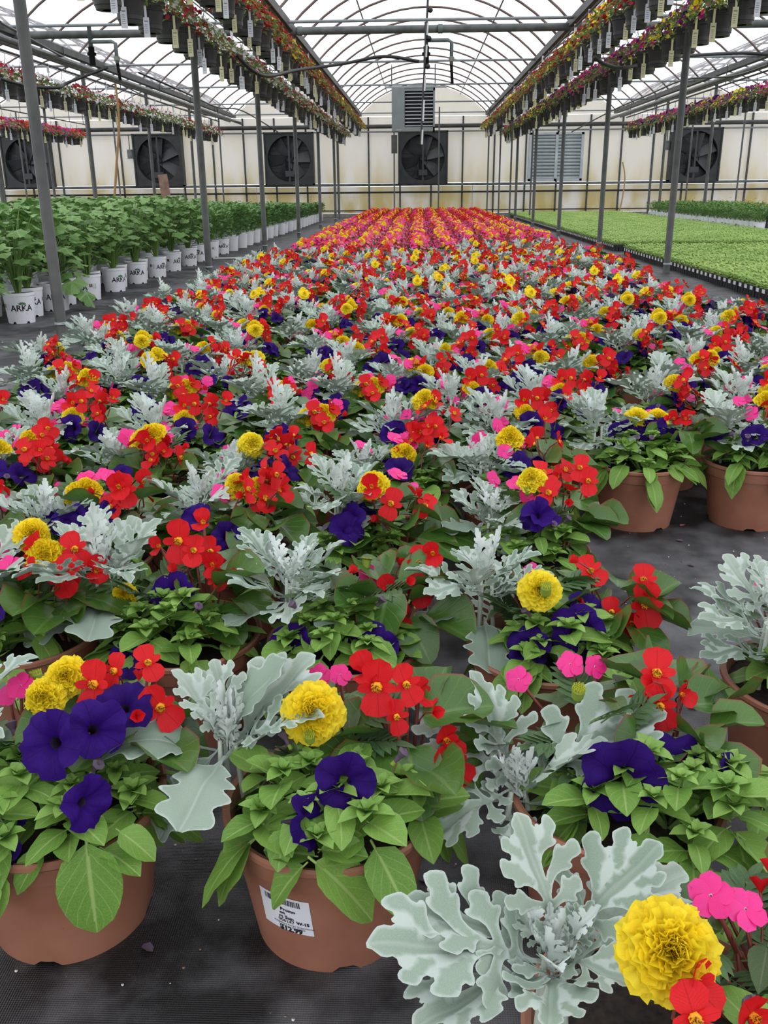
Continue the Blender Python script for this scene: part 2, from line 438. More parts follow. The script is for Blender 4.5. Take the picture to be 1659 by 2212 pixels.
PET_LEAF = [blade(ovate(.31), 7, 4, 'petunia_leaf', .20, .20, .06, petiole=.10, seed=1), blade(ovate(.29), 7, 4, 'petunia_leaf', .06, .42, .10, petiole=.12, seed=2), blade(ovate(.34), 7, 4, 'petunia_leaf', .28, .05, .05, petiole=.06, seed=3)]
PET_LO = [blade(ovate(.31), 4, 2, 'petunia_leaf', .20, .22, seed=1), blade(ovate(.30), 4, 2, 'petunia_leaf', .08, .4, seed=2)]
def shoot_tip(n, lo=False):
    rng = random.Random(5); L = blade(ovate(.33), 3 if lo else 5, 2, 'petunia_tip', .3, .25); it = []
    for i in range(n):
        k = i / n; it.append((L, LM((0, 0, .10 * k), i * 2.4, .25 + 1.0 * k, 0, (.95 - .62 * k))))
    return join(it)
PET_TIP = shoot_tip(11); PET_TIP_LO = shoot_tip(6, True)
def petunia_flower(na, seed, rings):
    rng = random.Random(seed); V = []; U = []
    ph = rng.uniform(0, 6.28); wob = [rng.uniform(-.42, .22) for _ in range(5)]
    for i, (r, z) in enumerate(rings):
        for k in range(na):
            a = 2 * PI * k / na; c = math.cos(5 * a / 2) ; lob = abs(math.cos(2.5 * a))
            k5 = int(((a + PI / 5) % (2 * PI)) / (2 * PI / 5))
            rr = r * (1 + (.16 * (lob ** .5) - .10) * min(1, r * 1.6)); zz = z + (wob[k5 % 5] * r * r * 1.0 + .20 * (1 - lob) * r) + .06 * r * math.sin(15 * a + ph) + .05 * r * math.sin(8 * a + 2 * ph)
            V.append((rr * math.cos(a), rr * math.sin(a), zz)); U.append((.5 + .5 * math.sin(2.5 * a), r))
    t = T(V, grid_f(len(rings), na, True), U, mats=['violet_petal', 'throat'])
    t.mi = (np.array([min(r) for r in t.f]) < na * 2).astype(int); return t
PR = [(.05, -.95), (.11, -.55), (.18, -.30), (.42, -.06), (.75, .06), (1.0, .0)]
PET_FLOWER = [petunia_flower(30, s, PR) for s in (1, 2, 3)]
PET_FLOWER_LO = [petunia_flower(15, s, [PR[0], PR[2], PR[4], PR[5]]) for s in (1, 2)]
PET_BUD = join([(lathe([(.05, 0), (.09, .25), (.12, .6), (.30, .95), (.16, 1.05), (.02, .9)], 7, 'dry_flower'), None), (lathe([(.02, 0), (.12, .08), (.10, .3)], 6, 'calyx'), None)])

def beg_leaf(nl, nw, s, droop, cup): return blade(rounded(.46), nl, nw, 'begonia_leaf', .10, droop, .10, cup, petiole=.0, seed=s, rnd=True)
BEG_LEAF = [beg_leaf(8, 6, 1, .18, .3), beg_leaf(8, 6, 2, .45, .05), beg_leaf(8, 6, 3, .05, .5)]
BEG_LO = [beg_leaf(4, 2, 1, .2, .3), beg_leaf(4, 2, 2, .42, .1)]
def petal(W, L, nl, nw, mat, cup, droop, notch=0.0):
    t = blade(lambda q: W * math.sqrt(max(0, 1 - (2 * q - 1) ** 2)) * (.62 + .52 * q) + .01, nl, nw, mat, -.05, droop, .06, cup, rnd=True)
    if notch:
        for i in range(len(t.v)):
            if t.uv[i, 1] > .99: t.v[i, 1] += notch * (abs(t.uv[i, 0] - .5) * 2) - notch * .6
    return t
def stamens(r, n, seed=0):
    rng = random.Random(seed); it = [(ball(r, 'stamen', 6, 4, .8), None)]
    for i in range(n):
        a, e = rng.uniform(0, 6.28), rng.uniform(.1, 1.5); M = np.eye(4); M[:3, 3] = (r * math.cos(a) * math.cos(e), r * math.sin(a) * math.cos(e), r * .9 * math.sin(e))
        it.append((ball(r * .32, 'stamen', 4, 3), M))
    return join(it)
def begonia_flower(nl, nw, op, st, seed=0):
    rng = random.Random(seed); big = petal(.60, .95, nl, nw, 'red_petal', .30, .05); sm = petal(.26, .62, nl, nw, 'red_petal', .2, .05)
    it = []
    for az, e, s, t in ((PI / 2, op, .62, big), (-PI / 2, op * .8, .66, big), (0, op + .35, .46, sm), (PI, op + .3, .46, sm)):
        it.append((t, LM((0, 0, 0), az + rng.uniform(-.1, .1), e, rng.uniform(-.15, .15), s)))
    M = np.eye(4); M[2, 3] = .07; it.append((st, M)); it.append((tube([(0, 0, 0), (0, -.25, -.45), (0, -.75, -.85)], .035, 'stem_red', 4, caps=False), None)); return join(it)
BEG_FLOWER = [begonia_flower(5, 4, .22, stamens(.12, 12), 1), begonia_flower(5, 4, .75, stamens(.11, 12), 2), begonia_flower(5, 4, .12, stamens(.12, 12), 3)]
_st = ball(.13, 'stamen', 5, 3)
BEG_FLOWER_LO = [begonia_flower(3, 2, .25, _st, 1), begonia_flower(3, 2, .7, _st, 2)]
BEG_BUD = join([(tube([(0, 0, .05), (0, 0, -.5), (0, -.3, -1.1)], .04, 'stem_red', 4, caps=False), None), (petal(.50, 1, 4, 2, 'red_petal', .6, .1), LM((0, 0, 0), 0, 1.1, 0, .5)), (petal(.50, 1, 4, 2, 'red_petal', .6, .1), LM((0, 0, 0), PI, 1.1, 0, .5))])

def marigold(layers, nw, core_seg, seed=0, mat='yellow_petal'):
    rng = random.Random(seed); it = [(ball(.56, mat, core_seg, core_seg // 2 + 1, .72), np.array([[1, 0, 0, 0], [0, 1, 0, 0], [0, 0, 1, .10], [0, 0, 0, 1]], float))]
    for k in range(layers):
        q = k / max(1, layers - 1); n = int((32 if nw > 2 else 13) * (1 - .62 * q))
        for i in range(n):
            a = 2 * PI * (i + .5 * (k % 2)) / n + rng.uniform(-.1, .1); e = -.30 + q * 1.45 + rng.uniform(-.1, .1)
            L = (.62 - .20 * q) * rng.uniform(.85, 1.12); rw = (.20 if nw > 2 else .26) * (1 - .25 * q); V = []; U = []
            for t in (0, .6, 1):
                for j in range(nw + 1):
                    s = 2 * j / nw - 1
                    V.append((rw * s * (.45 + .75 * t), L * t + (.06 * rng.uniform(-1, 1) if t == 1 else 0) - .08 * s * s * t, .10 * t * math.sin(j * 2.3 + i) + .16 * t * t * (q - .25)))
                    U.append((j / nw, t))
            p = T(V, grid_f(3, nw + 1), U, mats=[mat]); r0 = .40 * (1 - q) ** 1.3 + .01; z0 = .02 + .46 * q
            it.append((p, LM((r0 * math.cos(a), r0 * math.sin(a), z0), a, e, rng.uniform(-.3, .3), 1.0)))
    it.append((lathe([(.03, -.75), (.10, -.62), (.26, -.35), (.34, -.02), (.2, .05)], 8, 'calyx'), None)); it.append((tube([(0, 0, -.7), (0, -.15, -1.4), (0, -.8, -2.3)], .06, 'stem_green', 5, caps=False), None))
    return join(it)
MAR_FLOWER = [marigold(9, 4, 10, 1), marigold(9, 4, 10, 2)]
MAR_FLOWER_LO = [marigold(4, 2, 6, 3)]
def mar_bud():
    it = [(lathe([(.05, -1.3), (.16, -1.1), (.42, -.7), (.46, 0), (.40, .12), (.1, .05)], 12, 'calyx'), None)]
    rng = random.Random(4)
    for i in range(40):
        r = .42 * math.sqrt(i / 40); a = i * 2.4
        it.append((tube([(r * math.cos(a), r * math.sin(a), -.05), (r * 1.1 * math.cos(a), r * 1.1 * math.sin(a), .22 + .12 * (r / .42))], .05, 'lime_stamen', 4), None))
    return join(it)
MAR_BUD = mar_bud()
def pinnate(mat, pairs, nl, W=.11, L=.36):
    leaf = blade(lance(W), nl, 2, mat, .2, .12); it = [(tube([(0, 0, 0), (0, .5, .02), (0, .98, -.03)], .012, 'stem_green', 4, .005, False), None)]
    for i in range(pairs):
        y = .22 + .66 * i / pairs; z = .02
        for sg in (1, -1): it.append((leaf, LM((0, y, z), PI / 2 - sg * (1.05 - .35 * i / pairs), .1, 0, L * (.75 + .5 * math.sin(PI * (i + .8) / pairs)))))
    it.append((leaf, LM((0, .80, -.01), PI / 2, -.05, 0, L * 1.05))); return join(it)
for _n, _a in (('MAR_LEAF', (6, 5)), ('MAR_LEAF_LO', (4, 2))): globals()[_n] = pinnate('marigold_leaf', _a[0], _a[1], .17, .38)
def imp_flower(nl, nw, mat='pink_petal'):
    p = petal(.58, 1, nl, nw, mat, .05, .06, .22); it = []
    for i in range(5): it.append((p, LM((0, 0, .01 * i), 2 * PI * i / 5 + .3, .10 + .05 * (i % 2), .12, .52)))
    it.append((ball(.06, 'white_petal', 5, 3), None)); it.append((tube([(0, 0, 0), (0, -.2, -.4), (0, -.7, -.8)], .03, 'stem_red', 4, caps=False), None)); return join(it)
IMP_FLOWER = imp_flower(4, 4); IMP_FLOWER_LO = imp_flower(3, 2)
IMP_LEAF = blade(lance(.24), 6, 4, 'impatiens_leaf', .2, .22, .06, petiole=.12); IMP_LEAF_LO = blade(lance(.24), 3, 2, 'impatiens_leaf', .2, .22)

# ---------------------------------------------------------------- object helpers
def link(o, parent=None):
    COL.objects.link(o)
    if parent is not None: o.parent = parent
    return o
def obj(name, t, parent=None, M=None, kind=None):
    o = bpy.data.objects.new(name, t.mesh(name) if isinstance(t, T) else t)
    link(o, parent)
    if M is not None: o.matrix_basis = Matrix(np.asarray(M).tolist())
    if kind: o['kind'] = kind
    return o
def root(name, loc=(0, 0, 0), rz=0.0):
    o = bpy.data.objects.new(name, None); o.empty_display_size = .1; COL.objects.link(o)
    o.location = loc; o.rotation_euler = (0, 0, rz); return o
def tag(o, label, cat, group=None, kind=None):
    o['label'] = label; o['category'] = cat
    if group: o['group'] = group
    if kind: o['kind'] = kind
    return o
ONES = 'zeroth first second third fourth fifth sixth seventh eighth ninth tenth eleventh twelfth thirteenth fourteenth fifteenth sixteenth seventeenth eighteenth nineteenth'.split()
TENS = {2: 'twent', 3: 'thirt', 4: 'fort', 5: 'fift', 6: 'sixt', 7: 'sevent', 8: 'eight', 9: 'ninet'}
def ordinal(n):
    if n < 20: return ONES[n]
    return TENS[n // 10] + 'ieth' if n % 10 == 0 else TENS[n // 10] + 'y-' + ONES[n % 10]

def text_T(s, size, mat, bold=0.0, align='LEFT'):
    c = bpy.data.curves.new('lettering', 'FONT'); c.body = s; c.size = size; c.offset = bold; c.align_x = align; c.resolution_u = 2
    o = bpy.data.objects.new('lettering', c); COL.objects.link(o); bpy.context.view_layer.update()
    m = o.evaluated_get(bpy.context.evaluated_depsgraph_get()).to_mesh(); m.calc_loop_triangles()
    v = np.array([x.co[:] for x in m.vertices]).reshape(-1, 3); f = np.array([t.vertices[:] for t in m.loop_triangles]).reshape(-1, 3)
    t = T(v, f, mats=[mat]); bpy.data.objects.remove(o); bpy.data.curves.remove(c); return t

# ================================================================ THE SETTING
WALL_Y = 36.3; GUT = [-2.15 + 4.68 * k for k in range(-3, 5)]; GZ = 3.6; RISE = 1.0; BAY = 4.68
o = obj('floor', T([(-24, -5, 0), (24, -5, 0), (24, 38, 0), (-24, 38, 0)], [(0, 1, 2), (0, 2, 3)], mats=['ground_fabric'])); tag(o, 'black woven ground cloth with grey dusty patches', 'floor', kind='structure')

def arch(n=16, r=None, dz=0.0):
    Rr = ((BAY / 2) ** 2 + RISE ** 2) / (2 * RISE); a0 = math.asin(BAY / 2 / Rr); P = []
    for i in range(n + 1):
        a = -a0 + 2 * a0 * i / n; P.append((Rr * math.sin(a), Rr * math.cos(a) - (Rr - RISE) + dz))
    return P
AR = arch(18)
film_v = [(x, y, z + .035) for y in (-4, WALL_Y) for x, z in AR]; film_T = T(film_v, grid_f(2, len(AR)), mats=['poly_film'])
rib_T = tube([(x, 0, z) for x, z in AR], .021, 'rib_steel', 6)
purlin_T = tube([(0, -4, 0), (0, WALL_Y, 0)], .016, 'galvanised', 5)
RIB_Y = [WALL_Y - .12 - 1.48 * k for k in range(22)]
for b in range(7):
    cx = (GUT[b] + GUT[b + 1]) / 2
    r = obj('roof_%d' % (b + 1), film_T); r.location = (cx, 0, GZ); r['kind'] = 'structure'
    r['label'] = 'arched white plastic film roof, %s bay counting from the left' % ordinal(b + 1); r['category'] = 'roof'
    for y in RIB_Y: obj('rib', rib_T, r, LM((0, y, 0), PI / 2, 0))
    for xx in (-1.35, 0, 1.35):
        zz = [z for x, z in AR if x >= xx - 1e-6][0] - .04; obj('purlin', purlin_T, r, LM((xx, 0, zz), PI / 2, 0))
gut_T = join([(box(-.06, .06, -4, WALL_Y, -.09, -.075, 'dark_steel'), None), (box(-.06, -.045, -4, WALL_Y, -.075, .03, 'dark_steel'), None), (box(.045, .06, -4, WALL_Y, -.075, .03, 'dark_steel'), None)])
for k, g in enumerate(GUT):
    o = obj('trim_%d' % (k + 1), gut_T); o.location = (g, 0, GZ); tag(o, 'grey steel gutter between roof bays, %s from the left' % ordinal(k + 1), 'gutter', kind='structure')

# end wall: sheets, gables, posts, rails
we = root('wall_back', (0, WALL_Y, 0)); tag(we, 'white end wall of plastic sheets stained yellow at the foot', 'wall', kind='structure')
x0, x1, st = -19.4, 17.6, 1.17; n = int((x1 - x0) / st)
rng = random.Random(3)
for i in range(n):
    a = x0 + i * st
    for z0, z1 in ((.12, 1.08), (1.2, 3.5)):
        d = rng.uniform(-.006, .006); obj('panel', box(a + .012, a + st - .012, d, d + .03, z0, z1, 'wall_panel'), we)
for b in range(7):
    cx = (GUT[b] + GUT[b + 1]) / 2; P = [(-BAY / 2 + .02, -.08)] + [(x * .99, z - .02) for x, z in AR] + [(BAY / 2 - .02, -.08)]
    V = [(x, y, z + GZ) for y in (0, .03) for x, z in P]; m = len(P); F = [(0, i, i + 1) for i in range(1, m - 1)] + [(m, m + i + 1, m + i) for i in range(1, m - 1)]
    obj('gable_sheet', T(V, F, mats=['wall_panel']), we, [[1, 0, 0, cx], [0, 1, 0, 0], [0, 0, 1, 0], [0, 0, 0, 1]])
wp = box(-.03, .03, -.07, -.01, 0, 3.5, 'dark_steel')
for i in range(n + 1):
    o = obj('wall_stud', wp, we); o.location.x = x0 + i * st
for z, r, m in ((1.14, .05, 'galvanised'), (.87, .035, 'black_pipe'), (.22, .02, 'black_pipe'), (3.16, .075, 'dark_steel'), (2.98, .03, 'pale_steel')):
    obj('rail', tube([(x0, -.14 - r, z), (x1, -.14 - r, z)], r, m, 8), we)
obj('footing', box(x0, x1, -.10, .05, 0, .11, 'concrete'), we)
for px in (555, 640, 1020, 1130, 725, 398):   # chains beside the fan openings
    p = at(px, 430, WALL_Y - .3); it = []
    for k in range(26): it.append((box(-.012, .012, -.006, .006, 0, .022, 'dark_steel' if k % 2 else 'pale_steel'), [[1, 0, 0, p.x], [0, 1, 0, -.28], [0, 0, 1, .2 + .036 * k], [0, 0, 0, 1]]))
    obj('chain', join(it), we)

# posts under the gutters
post_T = join([(tube([(0, 0, 0), (0, 0, 3.62)], .042, 'dark_steel', 10), None), (tube([(0, 0, .10), (0, 0, .118)], .046, 'pale_steel', 10), None), (box(-.07, .07, -.07, .07, 3.50, 3.62, 'dark_steel'), None)])
POST_Y = [6.8 + 4.83 * k for k in range(6)]
for X, nm, ks in ((-2.69, 'along the left edge of the flower bed', range(0, 6)), (3.15, 'along the right edge of the flower bed', range(1, 6)), (-7.25, 'behind the leafy white-potted plants', range(1, 6)), (7.75, 'beyond the green seedling trays', range(2, 6)), (-11.9, 'in the far bay at the left', range(3, 6)), (12.4, 'in the far bay at the right', range(3, 6))):
    for c, k in enumerate(ks):
        o = obj('support_post', post_T); o.location = (X, POST_Y[k] + (0.3 if k == 1 else 0), 0)
        tag(o, 'grey steel post %s, %s from the camera' % (nm, ordinal(c + 1)), 'post', 'steel posts under the gutters')
# extra thin props seen against the end wall
for i, (px, Y) in enumerate(((733, 33), (852, 34.5), (947, 33.5), (1052, 34), (1077, 32.5), (1101, 29.5), (1145, 30.5), (1400, 31.5), (484, 33), (205, 32), (60, 33.5), (262, 33), (1480, 32), (1588, 31.5))):
    p = at(px, 440, Y); o = obj('thin_post', tube([(0, 0, 0), (0, 0, 3.6)], .028, 'dark_steel', 8)); o.location = (p.x, Y, 0)
    tag(o, 'thin grey pipe post before the end wall, %s counted from the left' % ordinal(sorted([60, 205, 262, 484, 733, 852, 947, 1052, 1077, 1101, 1145, 1400, 1480, 1588]).index(px) + 1), 'post', 'thin posts by the end wall')

# ties across the bays
TIE_Y = [16.35, 21.4, 26.1, 31.2, 35.6]
for k, y in enumerate(TIE_Y):
    o = obj('trim_%d' % (20 + k), tube([(GUT[0], 0, 0), (GUT[-1], 0, 0)], .024, 'pale_steel', 8)); o.location = (0, y, 3.58)
    tag(o, 'pale steel cross tie under the roof, %s from the camera' % ordinal(k + 1), 'beam', kind='structure')
o = obj('heating_main', tube([(GUT[0], 0, 0), (GUT[-1], 0, 0)], .062, 'galvanised', 10)); o.location = (0, 16.85, 3.52)
tag(o, 'thick grey pipe crossing the greenhouse just under the nearest tie', 'pipe')
for k in range(8):
    j = obj('collar', tube([(-.04, 0, 0), (.04, 0, 0)], .072, 'pvc_grey', 10), o); j.location = (-9 + 2.34 * k, 0, 0)

# ================================================================ END WALL EQUIPMENT
def ring_plate(Rc, half, y, n=32):
    V = []; F = []
    for k in range(n):
        a = 2 * PI * k / n; c, s = math.cos(a), math.sin(a); q = half / max(abs(c), abs(s))
        V += [(Rc * c, y, Rc * s), (q * c, y, q * s)]
    for k in range(n):
        a, b = 2 * k, 2 * ((k + 1) % n); F += [(a, b, b + 1), (a, b + 1, a + 1)]
    return T(V, F, mats=['fan_black'])
def fan(x, z, label, seed):
    r = root('exhaust_fan', (x, WALL_Y - .05, z)); tag(r, label, 'fan', 'large exhaust fans in the end wall')
    H = .92; Rc = .80
    obj('housing', join([(box(-H, H, -.38, -.02, -H, -H + .05, 'fan_black'), None), (box(-H, H, -.38, -.02, H - .05, H, 'fan_black'), None), (box(-H, -H + .05, -.38, -.02, -H, H, 'fan_black'), None), (box(H - .05, H, -.38, -.02, -H, H, 'fan_black'), None), (box(-H, H, -.05, -.02, -H, H, 'black_plastic'), None)]), r)
    obj('face_plate', join([(ring_plate(Rc, H - .04, -.34), None), (T([(Rc * math.cos(2 * PI * k / 32), y, Rc * math.sin(2 * PI * k / 32)) for y in (-.34, -.08) for k in range(32)], grid_f(2, 32, True), mats=['fan_black']), None)]), r)
    sl = box(-H + .06, H - .06, -.075, -.055, -.012, .012, 'louvre_dark')
    for k in range(11): obj('slat', sl, r).location.z = -.75 + .15 * k
    bl = blade(lambda t: .13 + .09 * t, 4, 2, 'fan_blade', .05, .05)
    bl.v[:, 2] += bl.v[:, 0] * .5
    for k in range(6):
        a = seed + k * PI / 3; M = np.eye(4); d = np.array((math.cos(a), 0, math.sin(a))); M[:3, 1] = d * .70; M[:3, 0] = np.cross(d, (0, -1, 0)) * .9; M[:3, 2] = (0, -.9, 0); M[:3, 3] = d * .06 + np.array((0, -.2, 0)); obj('blade', bl, r, M)
    obj('hub', tube([(0, -.29, 0), (0, -.15, 0)], .11, 'fan_blade', 14), r)
    obj('motor_mount', join([(box(-.035, .035, -.33, -.29, -Rc, Rc, 'fan_blade'), None), (box(-.16, .16, -.36, -.28, -.62, -.42, 'fan_blade'), None), (tube([(-.14, -.31, 0), (-.1, -.31, -.45)], .012, 'black_pipe', 5), None), (tube([(.14, -.31, 0), (.1, -.31, -.45)], .012, 'black_pipe', 5), None)]), r)
for x, lab, s in ((.18, 'large dark exhaust fan in the end wall directly under the hanging grey heater', .3), (-4.80, 'large dark exhaust fan with visible blades, first one left of the heater', .1), (-9.72, 'large dark exhaust fan behind the leaning brown board', .5), (-14.72, 'large dark exhaust fan in the end wall near the left picture edge', .2), (10.15, 'large dark exhaust fan in the end wall right of the grey shutter', .4)): fan(x, 2.08, lab, s)
r = root('intake_shutter', (5.1, WALL_Y - .03, 2.06)); tag(r, 'pale grey louvred shutter in the end wall right of the middle fan', 'shutter')
obj('frame', join([(box(-1.0, 1.0, -.14, -.01, s * .80 - .04, s * .80 + .04, 'shutter_grey'), None) for s in (-1, 1)] + [(box(s * .96 - .05, s * .96 + .05, -.14, -.01, -.84, .84, 'shutter_grey'), None) for s in (-1, 0.02, 1)]), r)
sl = T([(x, y, z) for (y, z) in ((-.11, -.07), (-.04, .065), (-.03, .065), (-.10, -.07)) for x in (-.93, .93)], quads([(0, 1, 3, 2), (2, 3, 5, 4), (4, 5, 7, 6), (6, 7, 1, 0)]), mats=['shutter_grey'])
for k in range(13): obj('slat', sl, r).location.z = -.70 + .118 * k

a, b = at(846, 190, 30.2), at(939, 283, 30.2)
r = root('unit_heater', (a.x, 30.2, b.z)); tag(r, 'grey box heater with dark horizontal louvres hung under the middle roof', 'heater')
W_, H_ = b.x - a.x, a.z - b.z
obj('case', join([(box(0, W_ * .30, 0, .55, 0, H_, 'heater_grey'), None), (box(W_ * .30, W_, .02, .55, 0, H_ * .10, 'heater_grey'), None), (box(W_ * .30, W_, .02, .55, H_ * .93, H_, 'heater_grey'), None), (box(W_ * .96, W_, .02, .55, 0, H_, 'heater_grey'), None), (box(W_ * .3, W_ * .96, .2, .55, H_ * .1, H_ * .93, 'louvre_dark'), None)]), r)
for k in range(10):
    o = obj('louvre', box(W_ * .31, W_ * .955, .03, .12, -.012, .012, 'shutter_grey'), r); o.location.z = H_ * (.13 + .083 * k)
obj('badge', box(W_ * .10, W_ * .22, -.006, 0, H_ * .03, H_ * .045, 'shutter_grey'), r)
for sx in (0, W_): obj('hanger_rod', tube([(sx, .1, H_), (sx, .1, 4.55 - b.z)], .018, 'dark_steel', 6), r)
obj('top_bar', box(-.2, W_ + .35, 0, .12, H_, H_ + .05, 'pale_steel'), r)
obj('control_box', box(-.02, .16, .1, .3, -.62, -.1, 'dark_steel'), r)
for k, (px, py, Y, lab) in enumerate(((281, 333, 36.15, 'small grey switch box on the wall left of the fan behind the brown board'), (1440, 314, 36.15, 'small grey electrical box on the wall beside the right-hand exhaust fan'))):
    p = at(px, py, Y); o = obj('switch_box', join([(box(-.09, .09, -.06, .06, -.16, .16, 'heater_grey'), None), (box(-.075, .075, -.07, -.06, -.14, .14, 'galvanised'), None), (tube([(0, 0, .16), (0, 0, .7)], .015, 'dark_steel', 6), None)])); o.location = p; tag(o, lab, 'switch box')
p = at(362, 410, 33); o = obj('wooden_board', box(-.16, .16, -.02, .02, 0, 1.55, 'wood')); o.location = (p.x, 33, 0); o.rotation_euler = (-.05, -.10, 0)
tag(o, 'brown wooden board leaning before the dark fan behind the leafy plants', 'board')

# pipes, risers and hoses under the roof
def riser(px, py0, py1, Y, lab):
    r = root('water_riser', at(px, py0, Y)); tag(r, lab, 'pipe'); h = at(px, py0, Y).z - at(px, py1, Y).z; w_ = .42
    obj('down_pipe', tube([(0, 0, .1), (0, 0, -h * .55)], .034, 'pvc_grey', 8), r)
    obj('valve', join([(tube([(0, 0, -h * .45), (0, 0, -h)], .05, 'black_pipe', 8), None), (tube([(0, 0, -h * .62), (0, 0, -h * .70)], .075, 'black_pipe', 8), None)]), r)
    obj('elbow_pipe', tube([(0, 0, -h * .30), (w_ * .85, 0, -h * .30), (w_, 0, -h * .36), (w_, 0, -h * .95)], .032, 'pvc_grey', 8), r)
    obj('coupling', tube([(w_, 0, -h * .74), (w_, 0, -h * .86)], .048, 'pvc_white', 8), r)
    obj('drop_pipe', tube([(w_, 0, -h * .95), (w_ + .02, 0, -h * 1.45)], .026, 'black_pipe', 8), r)
riser(193, 68, 142, 16.7, 'grey water pipe riser with black valve under the left roof bay')
riser(921, 62, 145, 16.7, 'grey water pipe riser with valve beside the hanging pole under the middle roof')
p, q = at(925, -20, 16.6), at(909, 312, 16.6)
r = root('hanging_pole', q); tag(r, 'thin black and white pole hanging down the middle in front of the heater', 'pole'); L = (p - q)
obj('pole', tube([(0, 0, 0), L * .45, L], .018, 'black_pipe', 6), r)
for k, (t0, t1) in enumerate(((.0, .10), (.16, .30), (.36, .46), (.58, .66), (.72, .80))): obj('white_sleeve', tube([L * t0 + Vector((.018, -.01, 0)), L * t1 + Vector((.018, -.01, 0))], .016, 'pvc_white', 6), r)
for t0 in (.52, .70, .88): obj('clip', ball(.045, 'black_plastic', 6, 4), r).location = L * t0 + Vector((.05, 0, 0))
def hose(name, pts, rr, mat, lab, cat='hose', seg=6):
    P = [at(*q) for q in pts]; fine = []
    for i in range(len(P) - 1):
        a0, a1, a2, a3 = P[max(0, i - 1)], P[i], P[i + 1], P[min(len(P) - 1, i + 2)]
        for k in range(6):
            t = k / 6; fine.append(.5 * ((2 * a1) + (a2 - a0) * t + (2 * a0 - 5 * a1 + 4 * a2 - a3) * t * t + (3 * a1 - a0 - 3 * a2 + a3) * t ** 3))
    fine.append(P[-1]); c = fine[0].copy()
    o = obj(name, tube([p - c for p in fine], rr, mat, seg)); o.location = c; return tag(o, lab, cat)
hose('black_hose', [(510, 118, 13.2), (545, 152, 13.4), (580, 164, 13.8), (640, 152, 15), (740, 138, 16.2), (830, 122, 16.6), (905, 133, 16.6)], .026, 'black_pipe', 'black hose looping from left hanging baskets to the hanging middle pole')
hose('black_hose', [(0, 170, 15), (60, 186, 15.4), (125, 189, 15.8), (148, 178, 16.2), (232, 146, 16.7)], .026, 'black_pipe', 'black hose sagging to the grey riser under the left roof')
hose('black_hose', [(1282, 122, 13.5), (1310, 140, 13.8), (1352, 146, 14.2), (1450, 124, 15.2), (1590, 115, 16.4), (1659, 118, 16.6)], .026, 'black_pipe', 'black hose draped from right hanging baskets toward the right roof bay')
hose('tan_hose', [(249, 180, 17), (257, 260, 17.1), (252, 350, 17.2), (247, 432, 17.3)], .022, 'tan_hose', 'tan hose hanging straight down over the leafy plants')
hose('tan_hose', [(1345, 350, 33), (1350, 385, 33), (1344, 430, 33), (1338, 455, 33)], .022, 'tan_hose', 'tan hose hanging by the end wall right of the grey shutter')
for k, (lab, pts) in enumerate((('black diagonal cable running to the end wall under the left roof', [(0, 48, 13), (150, 130, 19), (240, 172, 24), (360, 226, 31), (520, 265, 35)]), ('second thin black cable sagging under the left roof', [(300, 157, 20), (400, 200, 22), (470, 232, 26), (525, 240, 28), (600, 285, 36.2)]), ('black cable snaking under the right roof bay to the grey shutter', [(1659, 140, 20), (1580, 165, 22), (1480, 172, 24), (1400, 205, 27), (1320, 240, 30), (1235, 285, 35)]))):
    hose('cable', pts, .02, 'black_pipe', lab, 'cable')
for X, lab in ((-6.55, 'long grey heating pipe hung beside the left outer gutter'), (-6.95, 'second long grey heating pipe hung beside the left outer gutter'), (6.95, 'long grey heating pipe hung beside the right outer gutter'), (7.35, 'second long grey heating pipe hung beside the right outer gutter')):
    o = obj('heating_pipe', tube([(0, 4, 0), (0, 36, 0)], .05, 'galvanised', 8)); o.location = (X, 0, 3.32 if abs(X) < 7.2 and X > -6.9 else 3.40); tag(o, lab, 'pipe')
def bend_wand():
    p = [at(460, 553, 14.6), at(548, 551, 14.7), at(560, 547, 14.75)]
    r = root('watering_wand', (p[0].x, 14.6, .02)); tag(r, 'white watering wand with round black rose lying on the floor near post', 'watering wand')
    obj('tube', tube([(0, 0, 0), (p[1].x - p[0].x, .1, 0), (p[2].x - p[0].x, .15, .06)], .014, 'pvc_white', 8), r)
    o = obj('rose', lathe([(.0, .06), (.03, .06), (.055, .02), (.055, 0), (0, 0)], 14, 'black_plastic'), r); o.location = (p[2].x - p[0].x + .02, .15, .07); o.rotation_euler = (.9, .5, 0)
    o = obj('rose_face', lathe([(.042, 0), (0, .002)], 14, 'tag_white'), r); o.location = (p[2].x - p[0].x + .02, .15, .07); o.rotation_euler = (.9 + PI, .5, 0)
bend_wand()

